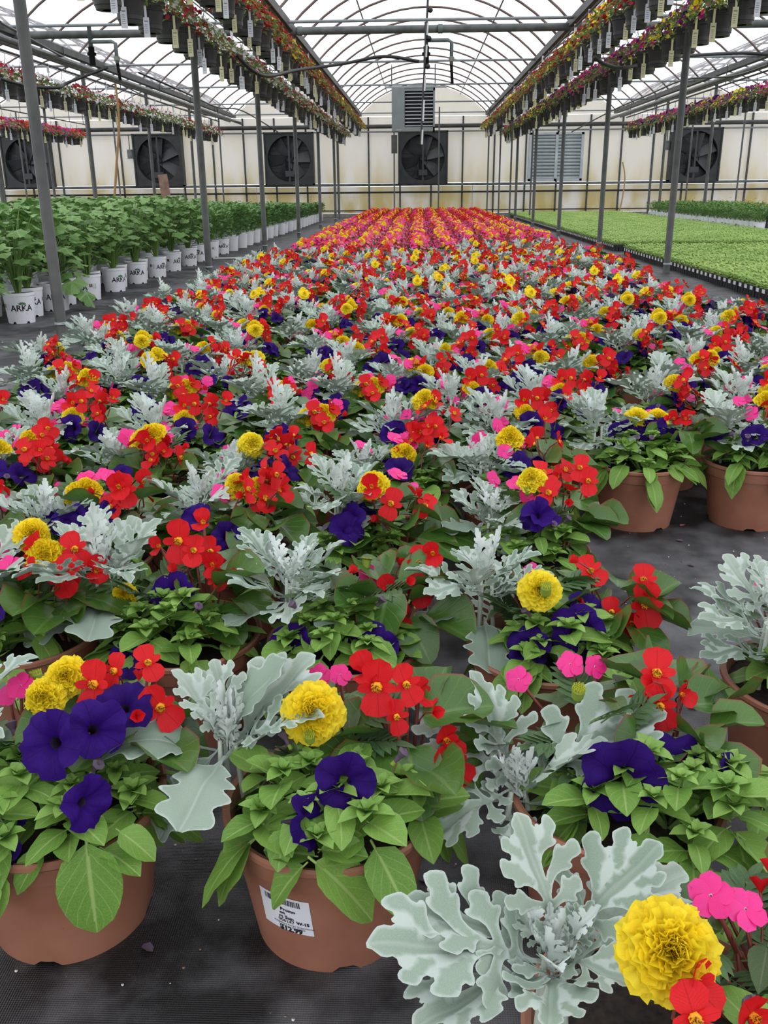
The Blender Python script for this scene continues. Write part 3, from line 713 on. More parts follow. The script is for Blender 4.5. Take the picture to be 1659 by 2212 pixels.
# ================================================================ HANGING BASKETS
BASKET = join([(lathe([(.0, .0), (.105, .0), (.112, .03), (.118, .034), (.120, .07), (.116, .074), (.142, .19), (.150, .194), (.150, .205), (.146, .209), (.152, .235), (.166, .235), (.168, .275), (.152, .275), (.148, .25), (0, .245)], 28, 'basket_plastic'), None)])
sm_flower = {}
for c in ('crimson', 'white', 'yellow', 'plum', 'violet', 'lilac', 'magenta', 'scarlet', 'red'):
    V = [(0, 0, -.25)] + [((1 if k % 2 == 0 else .82) * math.cos(2 * PI * k / 10), (1 if k % 2 == 0 else .82) * math.sin(2 * PI * k / 10), .12) for k in range(10)]
    sm_flower[c] = T(V, [(0, 1 + k, 1 + (k + 1) % 10) for k in range(10)], mats=[c + '_petal'])
bl_leaf = blade(lance(.22), 2, 2, 'basket_leaf', .2, .3)
def basket_plant(seed, cols, full=1.0):
    rng = random.Random(seed); fo = []; fl = []
    for i in range(int(260 * full)):
        a = rng.uniform(0, 2 * PI); q = math.sqrt(rng.random()); rr = .31 * q; z = .27 + .17 * (1 - q * q) * rng.uniform(.5, 1.15) - (.10 * rng.random() if q > .8 else 0)
        fo.append((bl_leaf, LM((rr * math.cos(a), rr * math.sin(a), z), a + rng.uniform(-1, 1), rng.uniform(-.5, 1.0), rng.uniform(-.5, .5), rng.uniform(.05, .085))))
    patch = [(rng.uniform(0, 6.28), rng.choice(cols)) for _ in range(5)]
    for i in range(int(110 * full)):
        a = rng.uniform(0, 2 * PI); q = rng.random() ** .45; rr = .32 * q; z = .30 + .18 * (1 - q * q) - (.12 * rng.random() if q > .75 else 0) + rng.uniform(0, .03)
        near = min(patch, key=lambda p: abs((p[0] - a + PI) % (2 * PI) - PI)); c = near[1] if rng.random() < .75 else rng.choice(cols)
        fl.append((sm_flower[c], FM((rr * math.cos(a), rr * math.sin(a), z), a + rng.uniform(-.5, .5), rng.uniform(.1, 1.1), 0, rng.uniform(.024, .036))))
    return join(fo), join(fl)
PAL = {'redyellow': ['crimson', 'red', 'crimson', 'yellow', 'crimson'], 'redwhite': ['crimson', 'white', 'white', 'crimson'], 'plumyellow': ['plum', 'violet', 'yellow', 'magenta', 'plum'], 'mixred': ['crimson', 'lilac', 'scarlet', 'magenta']}
BPL = {k: [basket_plant(s + i * 10, c, .8 if k == 'redwhite' else 1) for s in range(5)] for i, (k, c) in enumerate(PAL.items())}
_hang = join([(tube([(.15 * math.cos(a), .15 * math.sin(a), .27), (0, 0, .62)], .0035, 'black_plastic', 4, caps=False), None) for a in (.5, 2.6, 4.7)] + [(tube([(0, 0, .62), (0, 0, .68)], .005, 'black_plastic', 4), None)])
def tag_T(mat):
    t = join([(box(-.012, .012, -.001, .001, -.13, .0, mat), None), (box(-.030, .030, -.0012, .0012, -.31, -.13, mat), None), (box(-.018, .018, -.0015, -.0012, -.17, -.16, 'ink_grey'), None)] + [(box(-.02, .012, -.0016, -.0013, -.20 - .018 * k, -.195 - .018 * k, 'ink_grey'), None) for k in range(5)])
    return t
TAGS = {m: tag_T(m) for m in ('tag_yellow', 'tag_white')}
rows = [(-2.15, 2.80, 8.5, 35.2, 'redyellow', 'red and yellow', 'upper left row', .64),
        (2.50, 2.74, 8.0, 35.2, 'redyellow', 'red and yellow', 'upper right row', .64),
        (-2.72, 2.53, 8.2, 34.6, 'redwhite', 'red and white', 'row by the left bed posts', .66),
        (3.18, 2.53, 8.2, 34.6, 'plumyellow', 'purple and yellow', 'row by the right bed posts', .66),
        (-6.75, 2.50, 15.5, 32.5, 'redwhite', 'red and white', 'row under the far-left gutter', .64),
        (7.05, 2.50, 16.5, 33.0, 'plumyellow', 'purple and yellow', 'row under the far-right gutter', .64),
        (-11.6, 2.50, 27.0, 33.6, 'mixred', 'red and lilac', 'distant row at the left edge', .60)]
for ri, (X, Z, y0, y1, pal, cl, where, stp) in enumerate(rows):
    o = obj('basket_rail', tube([(0, y0 - 1, 0), (0, y1 + .6, 0)], .02, 'dark_steel', 6)); o.location = (X, 0, Z + .70); tag(o, 'dark pipe carrying the baskets of the %s' % where, 'rail')
    hg = [obj('strap', box(-.008, .008, -.008, .008, 0, 3.62 - Z - .70, 'dark_steel'), o) for _ in range(6)]
    for k, s_ in enumerate(hg): s_.location = (0, y0 + (y1 - y0) * k / 5, 0)
    rng = random.Random(100 + ri); y = y0; c = 0
    while y < y1:
        yy = y + rng.uniform(-.04, .04); y += stp
        if not in_view(X, yy, Z + .15, .12, .07): continue
        c += 1; r = root('hanging_basket', (X + rng.uniform(-.02, .02), yy, Z + rng.uniform(-.015, .015)), 0)
        tag(r, 'black basket of %s flowers, %s along the %s' % (cl, ordinal(c), where), 'hanging basket', 'baskets of the ' + where)
        obj('basket', BASKET, r); a, b = BPL[pal][rng.randrange(5)]; rz = LM((0, 0, 0), rng.uniform(0, 6.28), 0)
        obj('foliage', a, r, rz, 'stuff'); obj('flowers', b, r, rz, 'stuff'); obj('hanger', _hang, r)
        if rng.random() < .85:
            s = 1 if X < 0 else -1; az = rng.uniform(-.5, .5)
            M = np.array(LM((s * .05 + .16 * math.sin(az) * s, -.155 + .02 * abs(az), .26 + rng.uniform(-.06, .03)), PI / 2 + rng.uniform(-.4, .4), 0))
            obj('price_tag', TAGS['tag_white' if rng.random() < .5 else 'tag_yellow'], r, M)
        if rng.random() < .18:
            M = np.array(LM((.0, -.05, .72 + .12), PI / 2 + rng.uniform(-.3, .3), 0)); 
            obj('hook_tag', box(-.022, .022, -.001, .001, -.26, -.1, 'tag_white'), r, M)

# ================================================================ WHITE POTS WITH LEAFY PLANTS
def notched(prof, seg, mat, notch, nz):
    t = lathe(prof, seg, mat)
    for i in range(len(t.v)):
        if t.v[i, 2] < 1e-6:
            k = round(math.degrees(math.atan2(t.v[i, 1], t.v[i, 0])) % 360 / (360 / seg)) % seg
            if k in notch and abs(math.hypot(t.v[i, 0], t.v[i, 1])) > prof[0][0] * .8: t.v[i, 2] = nz
    return t
def cone_wrap(t, prof_r, z0, a0, off=.0008):
    """bend flat artwork (x right, y up, metres) round a pot whose radius at height z is prof_r(z); a0 = facing angle"""
    c = t.copy()
    for i in range(len(c.v)):
        x, y, _ = t.v[i]; z = z0 + y; R = prof_r(z) + off; a = a0 + x / R
        c.v[i] = (R * math.cos(a), R * math.sin(a), z)
    return c
WR = lambda z: .108 + (.125 - .108) * z / .225
WPOT = notched([(.108, 0), (.125, .225), (.130, .226), (.131, .25), (.124, .25), (.122, .235), (0, .232)], 60, 'white_plastic', {3, 4, 13, 14, 23, 24, 33, 34, 43, 44, 53, 54}, .016)
WPOT_LO = lathe([(.108, 0), (.125, .225), (.130, .226), (.131, .25), (.122, .25), (0, .235)], 16, 'white_plastic')
WSOIL = lathe([(.121, .236), (.06, .243), (0, .24)], 14, 'soil')
leafmark = T([(0, 0, 0), (-.006, .010, 0), (0, .022, 0), (.006, .010, 0)], [(0, 3, 2), (0, 2, 1)], mats=['print_green'])
def tr(x, y, a=0, s=1): c, q = math.cos(a) * s, math.sin(a) * s; return np.array([[c, -q, 0, x], [q, c, 0, y], [0, 0, 1, 0], [0, 0, 0, 1]])
_ar = text_T('ARKA', .070, 'ink', .0016, 'CENTER')
flat = join([(_ar, None)] + [(leafmark, tr(.006 + .010 * math.sin(a), .050, -a, 1.3)) for a in (-.9, -.4, .1, .6, 1.1)] + [(box(-.05, .05, -.012 - .008 * k, -.0105 - .008 * k, 0, .0001, 'ink_grey'), None) for k in range(0)])
lines = [T([(-.05, -.014 - .007 * k, 0), (.045 - .01 * (k % 2), -.014 - .007 * k, 0), (.045 - .01 * (k % 2), -.0115 - .007 * k, 0), (-.05, -.0115 - .007 * k, 0)], [(0, 1, 2), (0, 2, 3)], mats=['ink_grey']) for k in range(3)]
WMARK = cone_wrap(join([(flat, None)] + [(l, None) for l in lines]), WR, .105, 0)
sq = T([(-.03, 0, 0), (0, 0, 0), (0, .032, 0), (-.03, .032, 0)], [(0, 1, 2), (0, 2, 3)], mats=['print_maroon'])
WMARK2 = cone_wrap(join([(sq, None)] + [(T([(.006, .028 - .009 * k, 0), (.04, .028 - .009 * k, 0), (.04, .031 - .009 * k, 0), (.006, .031 - .009 * k, 0)], [(0, 1, 2), (0, 2, 3)], mats=['ink_grey']), None) for k in range(6)]), WR, .13, 0)
def palmate(n, mat, seed=0):
    rng = random.Random(seed); V = [(0, 0, 0)]; U = [(.5, 0)]; k = 0; N = n
    for i in range(N + 1):
        a = -2.5 + 5.0 * i / N; lob = .62 + .38 * abs(math.cos(a * 5 / 5.0 * PI / 2 * 1.27)) ** .8
        r = lob * (1 + .08 * rng.uniform(-1, 1)) * (1.0 - .10 * abs(a) / 2.5)
        V.append((r * math.sin(a) * .55, .18 + r * math.cos(a) * .55, -.10 * r * r + .06 * math.cos(a * 5))); U.append((.5 + .5 * math.sin(a * 2.5), r))
    V[0] = (0, .16, .06)
    return T(V, [(0, i + 2, i + 1) for i in range(N)], U, mats=[mat])
PALM = [palmate(24, 'hollyhock_leaf', s) for s in (1, 2)]
def hollyhock(seed, H):
    rng = random.Random(seed); L = []; S = []
    for i in range(42):
        a = i * 2.4 + rng.uniform(-.3, .3); q = rng.random(); base = (.02 * math.cos(a), .02 * math.sin(a), .24)
        hh = .12 + (H - .12) * q ** .75; out = (.20 - .05 * q) * rng.uniform(.5, 1.25)
        tip = (out * math.cos(a), out * math.sin(a), .25 + hh)
        S.append((tube([base, (tip[0] * .35, tip[1] * .35, .25 + hh * .6), tip], .005, 'stem_green', 4, .003, False), None))
        L.append((PALM[i % 2], LM(tip, a + rng.uniform(-.4, .4), rng.uniform(-.5, .25), rng.uniform(-.4, .4), rng.uniform(.12, .21))))
    return L, join(S)
HOL = [hollyhock(s, .66) for s in range(4)]; HOLJ = [join(l) for l, s in HOL]
star = palmate(10, 'aster_leaf', 5)
def aster(seed, H, mat_leaf, n=170, spread=.19):
    rng = random.Random(seed); L = []
    for i in range(n):
        a = rng.uniform(0, 6.28); q = math.sqrt(rng.random()); z = .24 + H * (1 - .25 * q * q) * (rng.random() ** .45); r = spread * q * (.75 + .35 * z / (H + .24))
        L.append((mat_leaf, LM((r * math.cos(a), r * math.sin(a), z), a + rng.uniform(-.8, .8), rng.uniform(-.3, .9), rng.uniform(-.5, .5), rng.uniform(.06, .10))))
    S = join([(tube([(0, 0, .23), (.1 * math.cos(k), .1 * math.sin(k), .23 + H * .7)], .005, 'stem_green', 4, caps=False), None) for k in range(6)])
    return join(L), S
AST = [aster(s, .50, star) for s in range(4)]
rng = random.Random(42); c = 0
for yi in range(62):
    for xi in range(5):
        X = -3.46 - .37 * xi + (.14 if yi % 2 else 0) * (1 if xi else .8); Y = 6.35 + .42 * yi + rng.uniform(-.04, .04)
        if Y > 32.2 or (11.9 < Y < 12.5 and xi == 0): continue
        tall = Y < 14.2
        if not in_view(X, Y, .5, .10, .1): continue
        r = root('potted_plant', (X + rng.uniform(-.03, .03), Y, 0))
        sd = ordinal(xi + 1)
        tag(r, '%s in white pot, %s along the %s row from the aisle' % ('tall broad-leaved green plant' if tall else 'dense bushy green plant', ordinal(yi + 1), sd), 'potted plant', 'green plants in white pots beside the left aisle')
        near = xi < 2 and Y < 16
        obj('pot', WPOT if near else WPOT_LO, r)
        if near:
            obj('soil', WSOIL, r)
            f = math.atan2(-Y, -X) + rng.uniform(-.9, .9); obj('lettering', WMARK, r, LM((0, 0, 0), f + PI / 2, 0)); obj('care_print', WMARK2, r, LM((0, 0, 0), f + PI / 2 + (1.2 if rng.random() < .5 else -1.2), 0))
        s = rng.uniform(.9, 1.08); rz = rng.uniform(0, 6.28); R4 = np.array(LM((0, 0, 0), rz, 0)) 
        if tall:
            v = rng.randrange(4); R4[2, 2] *= s
            p = obj('stems', HOL[v][1], r, R4)
            if xi == 0 and Y < 11.5:
                for t_, M_ in HOL[v][0]: obj('leaf', t_, p, M_)
            else: obj('foliage', HOLJ[v], r, R4, 'stuff')
        else:
            v = rng.randrange(4); hs = 1.28 - .55 * min(1, (Y - 14) / 16); R4[2, 2] *= hs * s; R4[2, 3] = .24 * (1 - hs * s)
            obj('stems', AST[v][1], r, R4); obj('foliage', AST[v][0], r, R4, 'stuff')
# a fallen stem hanging over the aisle
p = at(165, 640, 9.0); st_ = root('drooping_stem', (-3.30, 8.55, .28)); tag(st_, 'broken leafy stem drooping over a white pot onto the floor', 'stem')
obj('stalk', tube([(-.1, 0, 0), (.05, -.05, -.02), (.2, -.1, -.24)], .007, 'stem_green', 5), st_)
for k, (a, e, s, q) in enumerate(((-.3, -.9, .26, (.2, -.1, -.1)), (-1.4, -.7, .26, (.12, -.1, 0)), (.6, -.2, .22, (.1, 0, .05)), (-2.2, -.5, .22, (.05, -.05, .05)))): obj('leaf', PALM[k % 2], st_, LM(q, a, e, 0, s))

# bushy orange-flowered block at the far right
fe = blade(lance(.16), 2, 1, 'feather_leaf', 0, .2)
def feather(seed):
    a, s = aster(seed, .33, fe, 170, .17); return a, s
FEA = [feather(s + 20) for s in range(3)]; sm_or = T(sm_flower['yellow'].v, sm_flower['yellow'].f, mats=['orange_petal'])
rng = random.Random(8)
for yi in range(30):
    for xi in range(7):
        X = 7.55 + .30 * xi; Y = 21.2 + .335 * yi
        if not in_view(X, Y, .3, .05, .1): continue
        r = root('potted_coreopsis', (X + rng.uniform(-.02, .02), Y, 0)); tag(r, 'feathery plant in white pot, %s along the %s row from the trays' % (ordinal(yi + 1), ordinal(xi + 1)), 'potted plant', 'feathery plants in white pots beyond the trays')
        obj('pot', WPOT_LO, r); a, s = FEA[rng.randrange(3)]; M_ = LM((0, 0, 0), rng.uniform(0, 6), 0); obj('foliage', a, r, M_, 'stuff'); obj('stems', s, r, M_)
        if xi == 0: obj('lettering', WMARK, r, LM((0, 0, 0), PI + rng.uniform(-.7, .7) + PI / 2, 0))
        if rng.random() < .22: obj('flower', sm_or, r, FM((rng.uniform(-.1, .1), rng.uniform(-.1, .1), .60 + rng.uniform(0, .08)), 0, 1.4, 0, .035))

# ================================================================ SEEDLING TRAYS
TS = .50
def tray_T():
    it = [(box(0, TS - .012, 0, TS - .012, .078, .082, 'soil'), None)]
    for k in range(4):
        e = .004 + k * (TS - .02) / 3
    for i in range(6):
        for j in range(6):
            if 0 < i < 5 and 0 < j < 5: continue
            a, b = .004 + i * .081, .004 + j * .081
            it.append((box(a + .006, a + .073, b + .006, b + .073, 0, .062, 'black_plastic'), None))
    w = TS - .012
    for x0_, x1_, y0_, y1_ in ((0, w, 0, .008), (0, w, w - .008, w), (0, .008, 0, w), (w - .008, w, 0, w)): it.append((box(x0_, x1_, y0_, y1_, .06, .105, 'black_plastic'), None))
    return join(it)
TRAY = tray_T()
sl_leaf = blade(ovate(.32), 2, 2, 'seedling_leaf', .15, .25)
def seedlings(seed, n=9, per=7):
    rng = random.Random(seed); it = []
    for i in range(n):
        for j in range(n):
            cx, cy = (i + .5) * TS / n + rng.uniform(-.008, .008), (j + .5) * TS / n + rng.uniform(-.008, .008); h = rng.uniform(.05, .085)
            for k in range(per):
                a = k * 2.4 + rng.uniform(-.4, .4); it.append((sl_leaf, LM((cx, cy, .085 + h * (k + 1) / per), a, .15 + .5 * k / per + rng.uniform(-.2, .2), 0, rng.uniform(.035, .055))))
    return join(it)
SEED = [seedlings(s) for s in range(4)]
WTAG = box(-.002, .0, -.036, .036, .064, .100, 'tag_white')
rng = random.Random(5); spots = []
for b, (Y0, ny, nx) in enumerate(((7.2, 16, 9), (15.95, 38, 8))):
    for yi in range(ny):
        for xi in range(nx):
            X, Y = 3.30 + TS * xi, Y0 + TS * yi
            if in_view(X + .25, Y + .25, .1, .06, .1): spots.append((Y, X, b, xi, yi))
spots.sort(); rest = []
for c, (Y, X, b, xi, yi) in enumerate(spots):
    if c >= 300: rest.append((SEED[c % 4], LM((X + TS, Y, 0), PI, 0) @ np.eye(4) if False else tr(X, Y))); rest.append((TRAY, tr(X, Y))); continue
    r = root('seedling_tray', (X, Y, 0)); tag(r, 'black tray of green seedlings in %s block, %s along, %s from the aisle' % ('near' if b == 0 else 'far', ordinal(yi + 1), ordinal(xi + 1)), 'seedling tray', 'seedling trays right of the flower bed')
    obj('tray', TRAY, r); obj('seedlings', SEED[rng.randrange(4)], r, None, 'stuff')
    if xi == 0:
        for k in range(3): obj('white_tag', WTAG, r).location = (0, .083 + .163 * k, 0)
    if b == 0 and yi == ny - 1:
        for k in range(3):
            o = obj('white_tag', WTAG, r); o.location = (.1 + .15 * k, TS - .014, 0); o.rotation_euler = (0, 0, -PI / 2)
if rest:
    o = obj('seedling_trays_beyond', join(rest)); tag(o, 'farthest black trays of green seedlings before the end wall', 'seedling trays', kind='stuff')

# ================================================================ FLOWER BED: MIXED POTS
PH = .205
PRF = lambda z: .117 + (.143 - .117) * z / .165
POT = notched([(.117, 0), (.1425, .163), (.1425, .166), (.1475, .168), (.1525, .196), (.157, .201), (.157, .208), (.153, .211), (.146, .208), (.141, .185)], 72, 'terracotta', {k + d for k in (4, 22, 40, 58) for d in (0, 1, 2)}, .008)
POT_LO = lathe([(.117, 0), (.1425, .163), (.148, .168), (.157, .203), (.153, .211), (.142, .185)], 24, 'terracotta')
SOIL = lathe([(.143, .184), (.07, .190), (0, .188)], 20, 'soil')

# lists of (part, template hi, template lo, matrix); part is a species, template key says leaf or flower
def gen_petunia(rng, cx, cy, rx, ry, n=13, flowers=5, ztop=.12):
    L = []
    for i in range(n):
        q = math.sqrt((i + .5) / n); a = i * 2.4 + rng.uniform(-.25, .25); ux, uy = q * math.cos(a), q * math.sin(a)
        p = np.array((cx + rx * ux, cy + ry * uy, .195 + ztop * (1 - .55 * q * q) * rng.uniform(.85, 1.1)))
        s = rng.uniform(.8, 1.25); L.append(('tip', PET_TIP, PET_TIP_LO, LM(p, a, .25 * (1 - q), 0, .036 * s)))
        for k in range(4 if q < .75 else 5):
            aa = a + k * 1.57 + rng.uniform(-.4, .4); e = rng.uniform(-.15, .45)
            L.append(('leaf', PET_LEAF[rng.randrange(3)], PET_LO[k % 2], LM(p + np.array((0, 0, -.012 - .006 * k)), aa, e, rng.uniform(-.3, .3), rng.uniform(.052, .080))))
        if q > .62:
            for k in range(2):
                aa = a + rng.uniform(-.5, .5); e = rng.uniform(-.75, -.1)
                L.append(('leaf', PET_LEAF[1], PET_LO[1], LM(p + np.array((.01 * math.cos(a), .01 * math.sin(a), -.035)), aa, e, rng.uniform(-.3, .3), rng.uniform(.075, .115))))
    for i in range(flowers):
        q = rng.uniform(.3, 1.0); a = rng.uniform(-PI, PI) if i else -1.57 + rng.uniform(-1, 1)
        p = (cx + rx * q * math.cos(a), cy + ry * q * math.sin(a), .225 + ztop * (1.05 - .5 * q * q))
        L.append(('flower', PET_FLOWER[rng.randrange(3)], PET_FLOWER_LO[i % 2], FM(p, a + rng.uniform(-.5, .5), rng.uniform(.35, 1.1), rng.uniform(0, 6), rng.uniform(.034, .046))))
    for i in range(2):
        a = rng.uniform(0, 6); L.append(('bud', PET_BUD, PET_BUD, FM((cx + rx * .6 * math.cos(a), cy + ry * .6 * math.sin(a), .21 + ztop * .8), a, .9, 0, .030)))
    return L
def gen_dusty(rng, cx, cy, H=.12, n=(5, 6, 5), s=1.0):
    L = []; z0 = .19
    for i in range(n[0]):
        a = i * 2 * PI / n[0] + rng.uniform(-.4, .4); k = rng.choice(('broad', 'deep')); j = rng.randrange(2)
        L.append(('leaf', DM['hi'][k][j], DM['lo'][k][j], LM((cx, cy, z0 + H * rng.uniform(.25, .7)), a, rng.uniform(.0, .5), rng.uniform(-.3, .3), s * rng.uniform(.12, .155))))
    for i in range(n[1]):
        a = i * 2 * PI / n[1] + rng.uniform(-.4, .4) + .5; k = rng.choice(('deep', 'fern', 'fern')); j = rng.randrange(2)
        L.append(('leaf', DM['hi'][k][j], DM['lo'][k][j], LM((cx + .01 * math.cos(a), cy + .01 * math.sin(a), z0 + H * rng.uniform(.6, .95)), a, rng.uniform(.35, .95), rng.uniform(-.4, .4), s * rng.uniform(.115, .15))))
    for i in range(n[2]):
        a = i * 2 * PI / n[2] + rng.uniform(-.4, .4); j = rng.randrange(2)
        L.append(('leaf', DM['hi']['young'][j], DM['lo']['young'][j], LM((cx, cy, z0 + H * rng.uniform(.85, 1.0)), a, rng.uniform(.75, 1.4), rng.uniform(-.5, .5), s * rng.uniform(.06, .11))))
    return L
def stem_dusty(cx, cy, H=.12): return join([(tube([(cx + .02 * math.cos(a), cy + .02 * math.sin(a), .18), (cx + .012 * math.cos(a), cy + .012 * math.sin(a), .19 + H * f)], .005, 'stem_silver', 5, .0035), None) for a, f in ((0, .9), (2, .8), (4, 1.0))])
def gen_begonia(rng, cx, cy, leaves=13, flowers=9, H=.15):
    L = []
    for i in range(leaves):
        a = i * 2.4 + rng.uniform(-.3, .3); q = math.sqrt((i + 1) / leaves); r = .075 * q
        L.append(('leaf', BEG_LEAF[rng.randrange(3)], BEG_LO[i % 2], LM((cx + r * math.cos(a), cy + r * math.sin(a), .215 + .11 * (1 - .5 * q) * rng.uniform(.7, 1.25)), a + rng.uniform(-.4, .4), rng.uniform(-.35, .5), rng.uniform(-.4, .4), rng.uniform(.075, .115))))
    for i in range(flowers):
        a = rng.uniform(0, 6.28); r = .075 * math.sqrt(rng.random()); g = rng.randrange(3)
        az = -1.57 + rng.uniform(-1.3, 1.3) if rng.random() < .6 else a
        L.append(('flower', BEG_FLOWER[g], BEG_FLOWER_LO[min(1, g % 2)], FM((cx + r * math.cos(a), cy + r * math.sin(a), .25 + H * rng.uniform(.55, 1.05)), az, rng.uniform(.2, 1.0), rng.uniform(-.7, .7), rng.uniform(.050, .068))))
    for i in range(3):
        a = rng.uniform(0, 6.28); L.append(('bud', BEG_BUD, BEG_BUD, FM((cx + .06 * math.cos(a), cy + .06 * math.sin(a), .25 + H * rng.uniform(.3, .8)), a, .5, 0, .042)))
    return L
def stem_begonia(rng, cx, cy, H=.15): return join([(tube([(cx + .01 * math.cos(k), cy + .01 * math.sin(k), .18), (cx + .04 * math.cos(k), cy + .04 * math.sin(k), .26)], .004, 'stem_red', 5, .002), None) for k in range(6)])
def gen_marigold(rng, cx, cy, flowers=2, leaves=10, H=.16, buds=1):
    L = []
    for i in range(leaves):
        a = i * 2.4; L.append(('leaf', MAR_LEAF, MAR_LEAF_LO, LM((cx + .015 * math.cos(a), cy + .015 * math.sin(a), .20 + H * .6 * rng.random()), a + rng.uniform(-.3, .3), rng.uniform(.1, .8), rng.uniform(-.3, .3), rng.uniform(.085, .13))))
    for i in range(flowers):
        a = rng.uniform(0, 6.28); r = rng.uniform(.0, .06); L.append(('flower', MAR_FLOWER[i % 2], MAR_FLOWER_LO[0], FM((cx + r * math.cos(a), cy + r * math.sin(a), .21 + H * rng.uniform(.85, 1.1)), -1.57 + rng.uniform(-.8, .8), rng.uniform(.75, 1.4), rng.uniform(0, 6), rng.uniform(.036, .044))))
    for i in range(buds):
        a = rng.uniform(0, 6.28); L.append(('bud', MAR_BUD, MAR_BUD, FM((cx + .05 * math.cos(a), cy + .05 * math.sin(a), .21 + H * rng.uniform(.7, 1.0)), a, 1.3, 0, .020)))
    return L
def stem_marigold(cx, cy, H=.16): return join([(tube([(cx, cy, .18), (cx + .03 * math.cos(k), cy + .03 * math.sin(k), .20 + H * .5)], .004, 'stem_green', 5, .003), None) for k in (0, 2, 4)])
def gen_impatiens(rng, cx, cy, flowers=5, leaves=16, H=.15):
    L = []
    for i in range(leaves):
        a = i * 2.4; q = math.sqrt((i + 1) / leaves); r = .07 * q; L.append(('leaf', IMP_LEAF, IMP_LEAF_LO, LM((cx + r * math.cos(a), cy + r * math.sin(a), .20 + H * (1 - .6 * q) * rng.uniform(.6, 1.1)), a, rng.uniform(-.3, .4), rng.uniform(-.3, .3), rng.uniform(.05, .075))))
    for i in range(flowers):
        a = rng.uniform(0, 6.28); r = .10 * math.sqrt(rng.random()); L.append(('flower', IMP_FLOWER, IMP_FLOWER_LO, FM((cx + r * math.cos(a), cy + r * math.sin(a), .22 + H * rng.uniform(.6, 1.05)), -1.57 + rng.uniform(-1.2, 1.2), rng.uniform(.4, 1.3), rng.uniform(0, 6), rng.uniform(.042, .054))))
    return L
def stem_imp(cx, cy, H=.13): return join([(tube([(cx, cy, .18), (cx + .05 * math.cos(k), cy + .05 * math.sin(k), .20 + H * .6)], .0035, 'stem_red', 5, .002), None) for k in range(5)])

CENT = {'petunia': (.0, -.055), 'dusty_miller': (-.085, .015), 'begonia': (.085, .02), 'marigold': (.01, .05), 'impatiens': (-.01, .095)}
def combo(seed, rot=0.0, **kw):
    """the five plants of one pot, each a list of placed pieces plus its stems"""
    rng = random.Random(seed); C = {}
    for k, (x, y) in CENT.items():
        c, s = math.cos(rot), math.sin(rot); C[k] = (x * c - y * s + rng.uniform(-.012, .012), x * s + y * c + rng.uniform(-.012, .012))
    C.update({k: v for k, v in kw.items() if k in C})
    P = {}
    p = C['petunia']; P['petunia'] = (gen_petunia(rng, p[0], p[1], kw.get('prx', .115), kw.get('pry', .085), kw.get('pn', 12), kw.get('pf', rng.choice((2, 3, 4))), kw.get('pz', .105)), join([(tube([(p[0], p[1], .18), (p[0] + .07 * math.cos(k), p[1] + .05 * math.sin(k), .26)], .004, 'stem_green', 5), None) for k in range(6)]))
    p = C['dusty_miller']; h = rng.uniform(.11, .16); P['dusty_miller'] = (gen_dusty(rng, p[0], p[1], h, kw.get('dn', (5, 8, 6)), kw.get('ds', rng.uniform(1.0, 1.3))), stem_dusty(p[0], p[1], h))
    p = C['begonia']; P['begonia'] = (gen_begonia(rng, p[0], p[1], kw.get('bl', 14), kw.get('bf', rng.choice((4, 6, 7, 9)))), stem_begonia(rng, *p))
    p = C['marigold']; P['marigold'] = (gen_marigold(rng, p[0], p[1], kw.get('mf', rng.choice((1, 1, 2, 2))), 9, kw.get('mh', rng.uniform(.13, .18)), kw.get('mb', 1)), stem_marigold(*p))
    p = C['impatiens']; P['impatiens'] = (gen_impatiens(rng, p[0], p[1], kw.get('if_', rng.choice((3, 5, 6)))), stem_imp(*p))
    return P
PIECE = {'leaf': 'leaf', 'tip': 'shoot_tip', 'flower': 'flower', 'bud': 'bud'}
def build_near(r, P):
    for sp, (L, stem) in P.items():
        p = obj(sp, stem, r)
        for kind, hi, lo, M in L: obj(PIECE[kind], hi, p, M)
NV = 9
VAR = [combo(500 + i, rot=random.Random(i).uniform(-.7, .7)) for i in range(NV)]
MIDF, FULL, FLW = [], [], []
for P in VAR:
    MIDF.append({sp: join([(st, None)] + [(lo if sp != 'dusty_miller' else hi, M) for kd, hi, lo, M in L if kd in ('leaf', 'tip')]) for sp, (L, st) in P.items()})
    FLW.append({sp: [(kd, (hi if kd == 'flower' and sp != 'marigold' else hi), M) for kd, hi, lo, M in L if kd in ('flower', 'bud')] for sp, (L, st) in P.items()})
    FULL.append({sp: join([(st, None)] + [(lo, M) for kd, hi, lo, M in L]) for sp, (L, st) in P.items()})

# ---- positions: front rows as they stand, then regular staggered rows
FRONT = {'A': (-.530, 1.10), 'B': (-.125, 1.10), 'C': (.295, 1.13), 'D': (.270, .72), 'E': (.715, 1.46), 'H': (.80, 1.05), 'r2a': (-.80, 1.62), 'r2b': (-.47, 1.62), 'r2c': (-.14, 1.60), 'r2d': (.255, 1.58),
         'r3z': (-1.13, 2.02), 'r3a': (-.80, 2.02), 'r3b': (-.47, 2.06), 'r3c': (-.12, 2.03), 'r3d': (.27, 2.07), 'r4a': (-1.16, 2.42), 'r4b': (-.80, 2.44), 'r4c': (-.43, 2.42), 'r4d': (-.06, 2.46), 'r4e': (.28, 2.48),
         'F': (.72, 2.85), 'G': (1.09, 2.86), 'r5a': (-1.50, 2.84), 'r5b': (-1.14, 2.86), 'r5c': (-.76, 2.82), 'r5d': (-.38, 2.86), 'r5e': (-.02, 2.84), 'r5f': (.34, 2.90)}
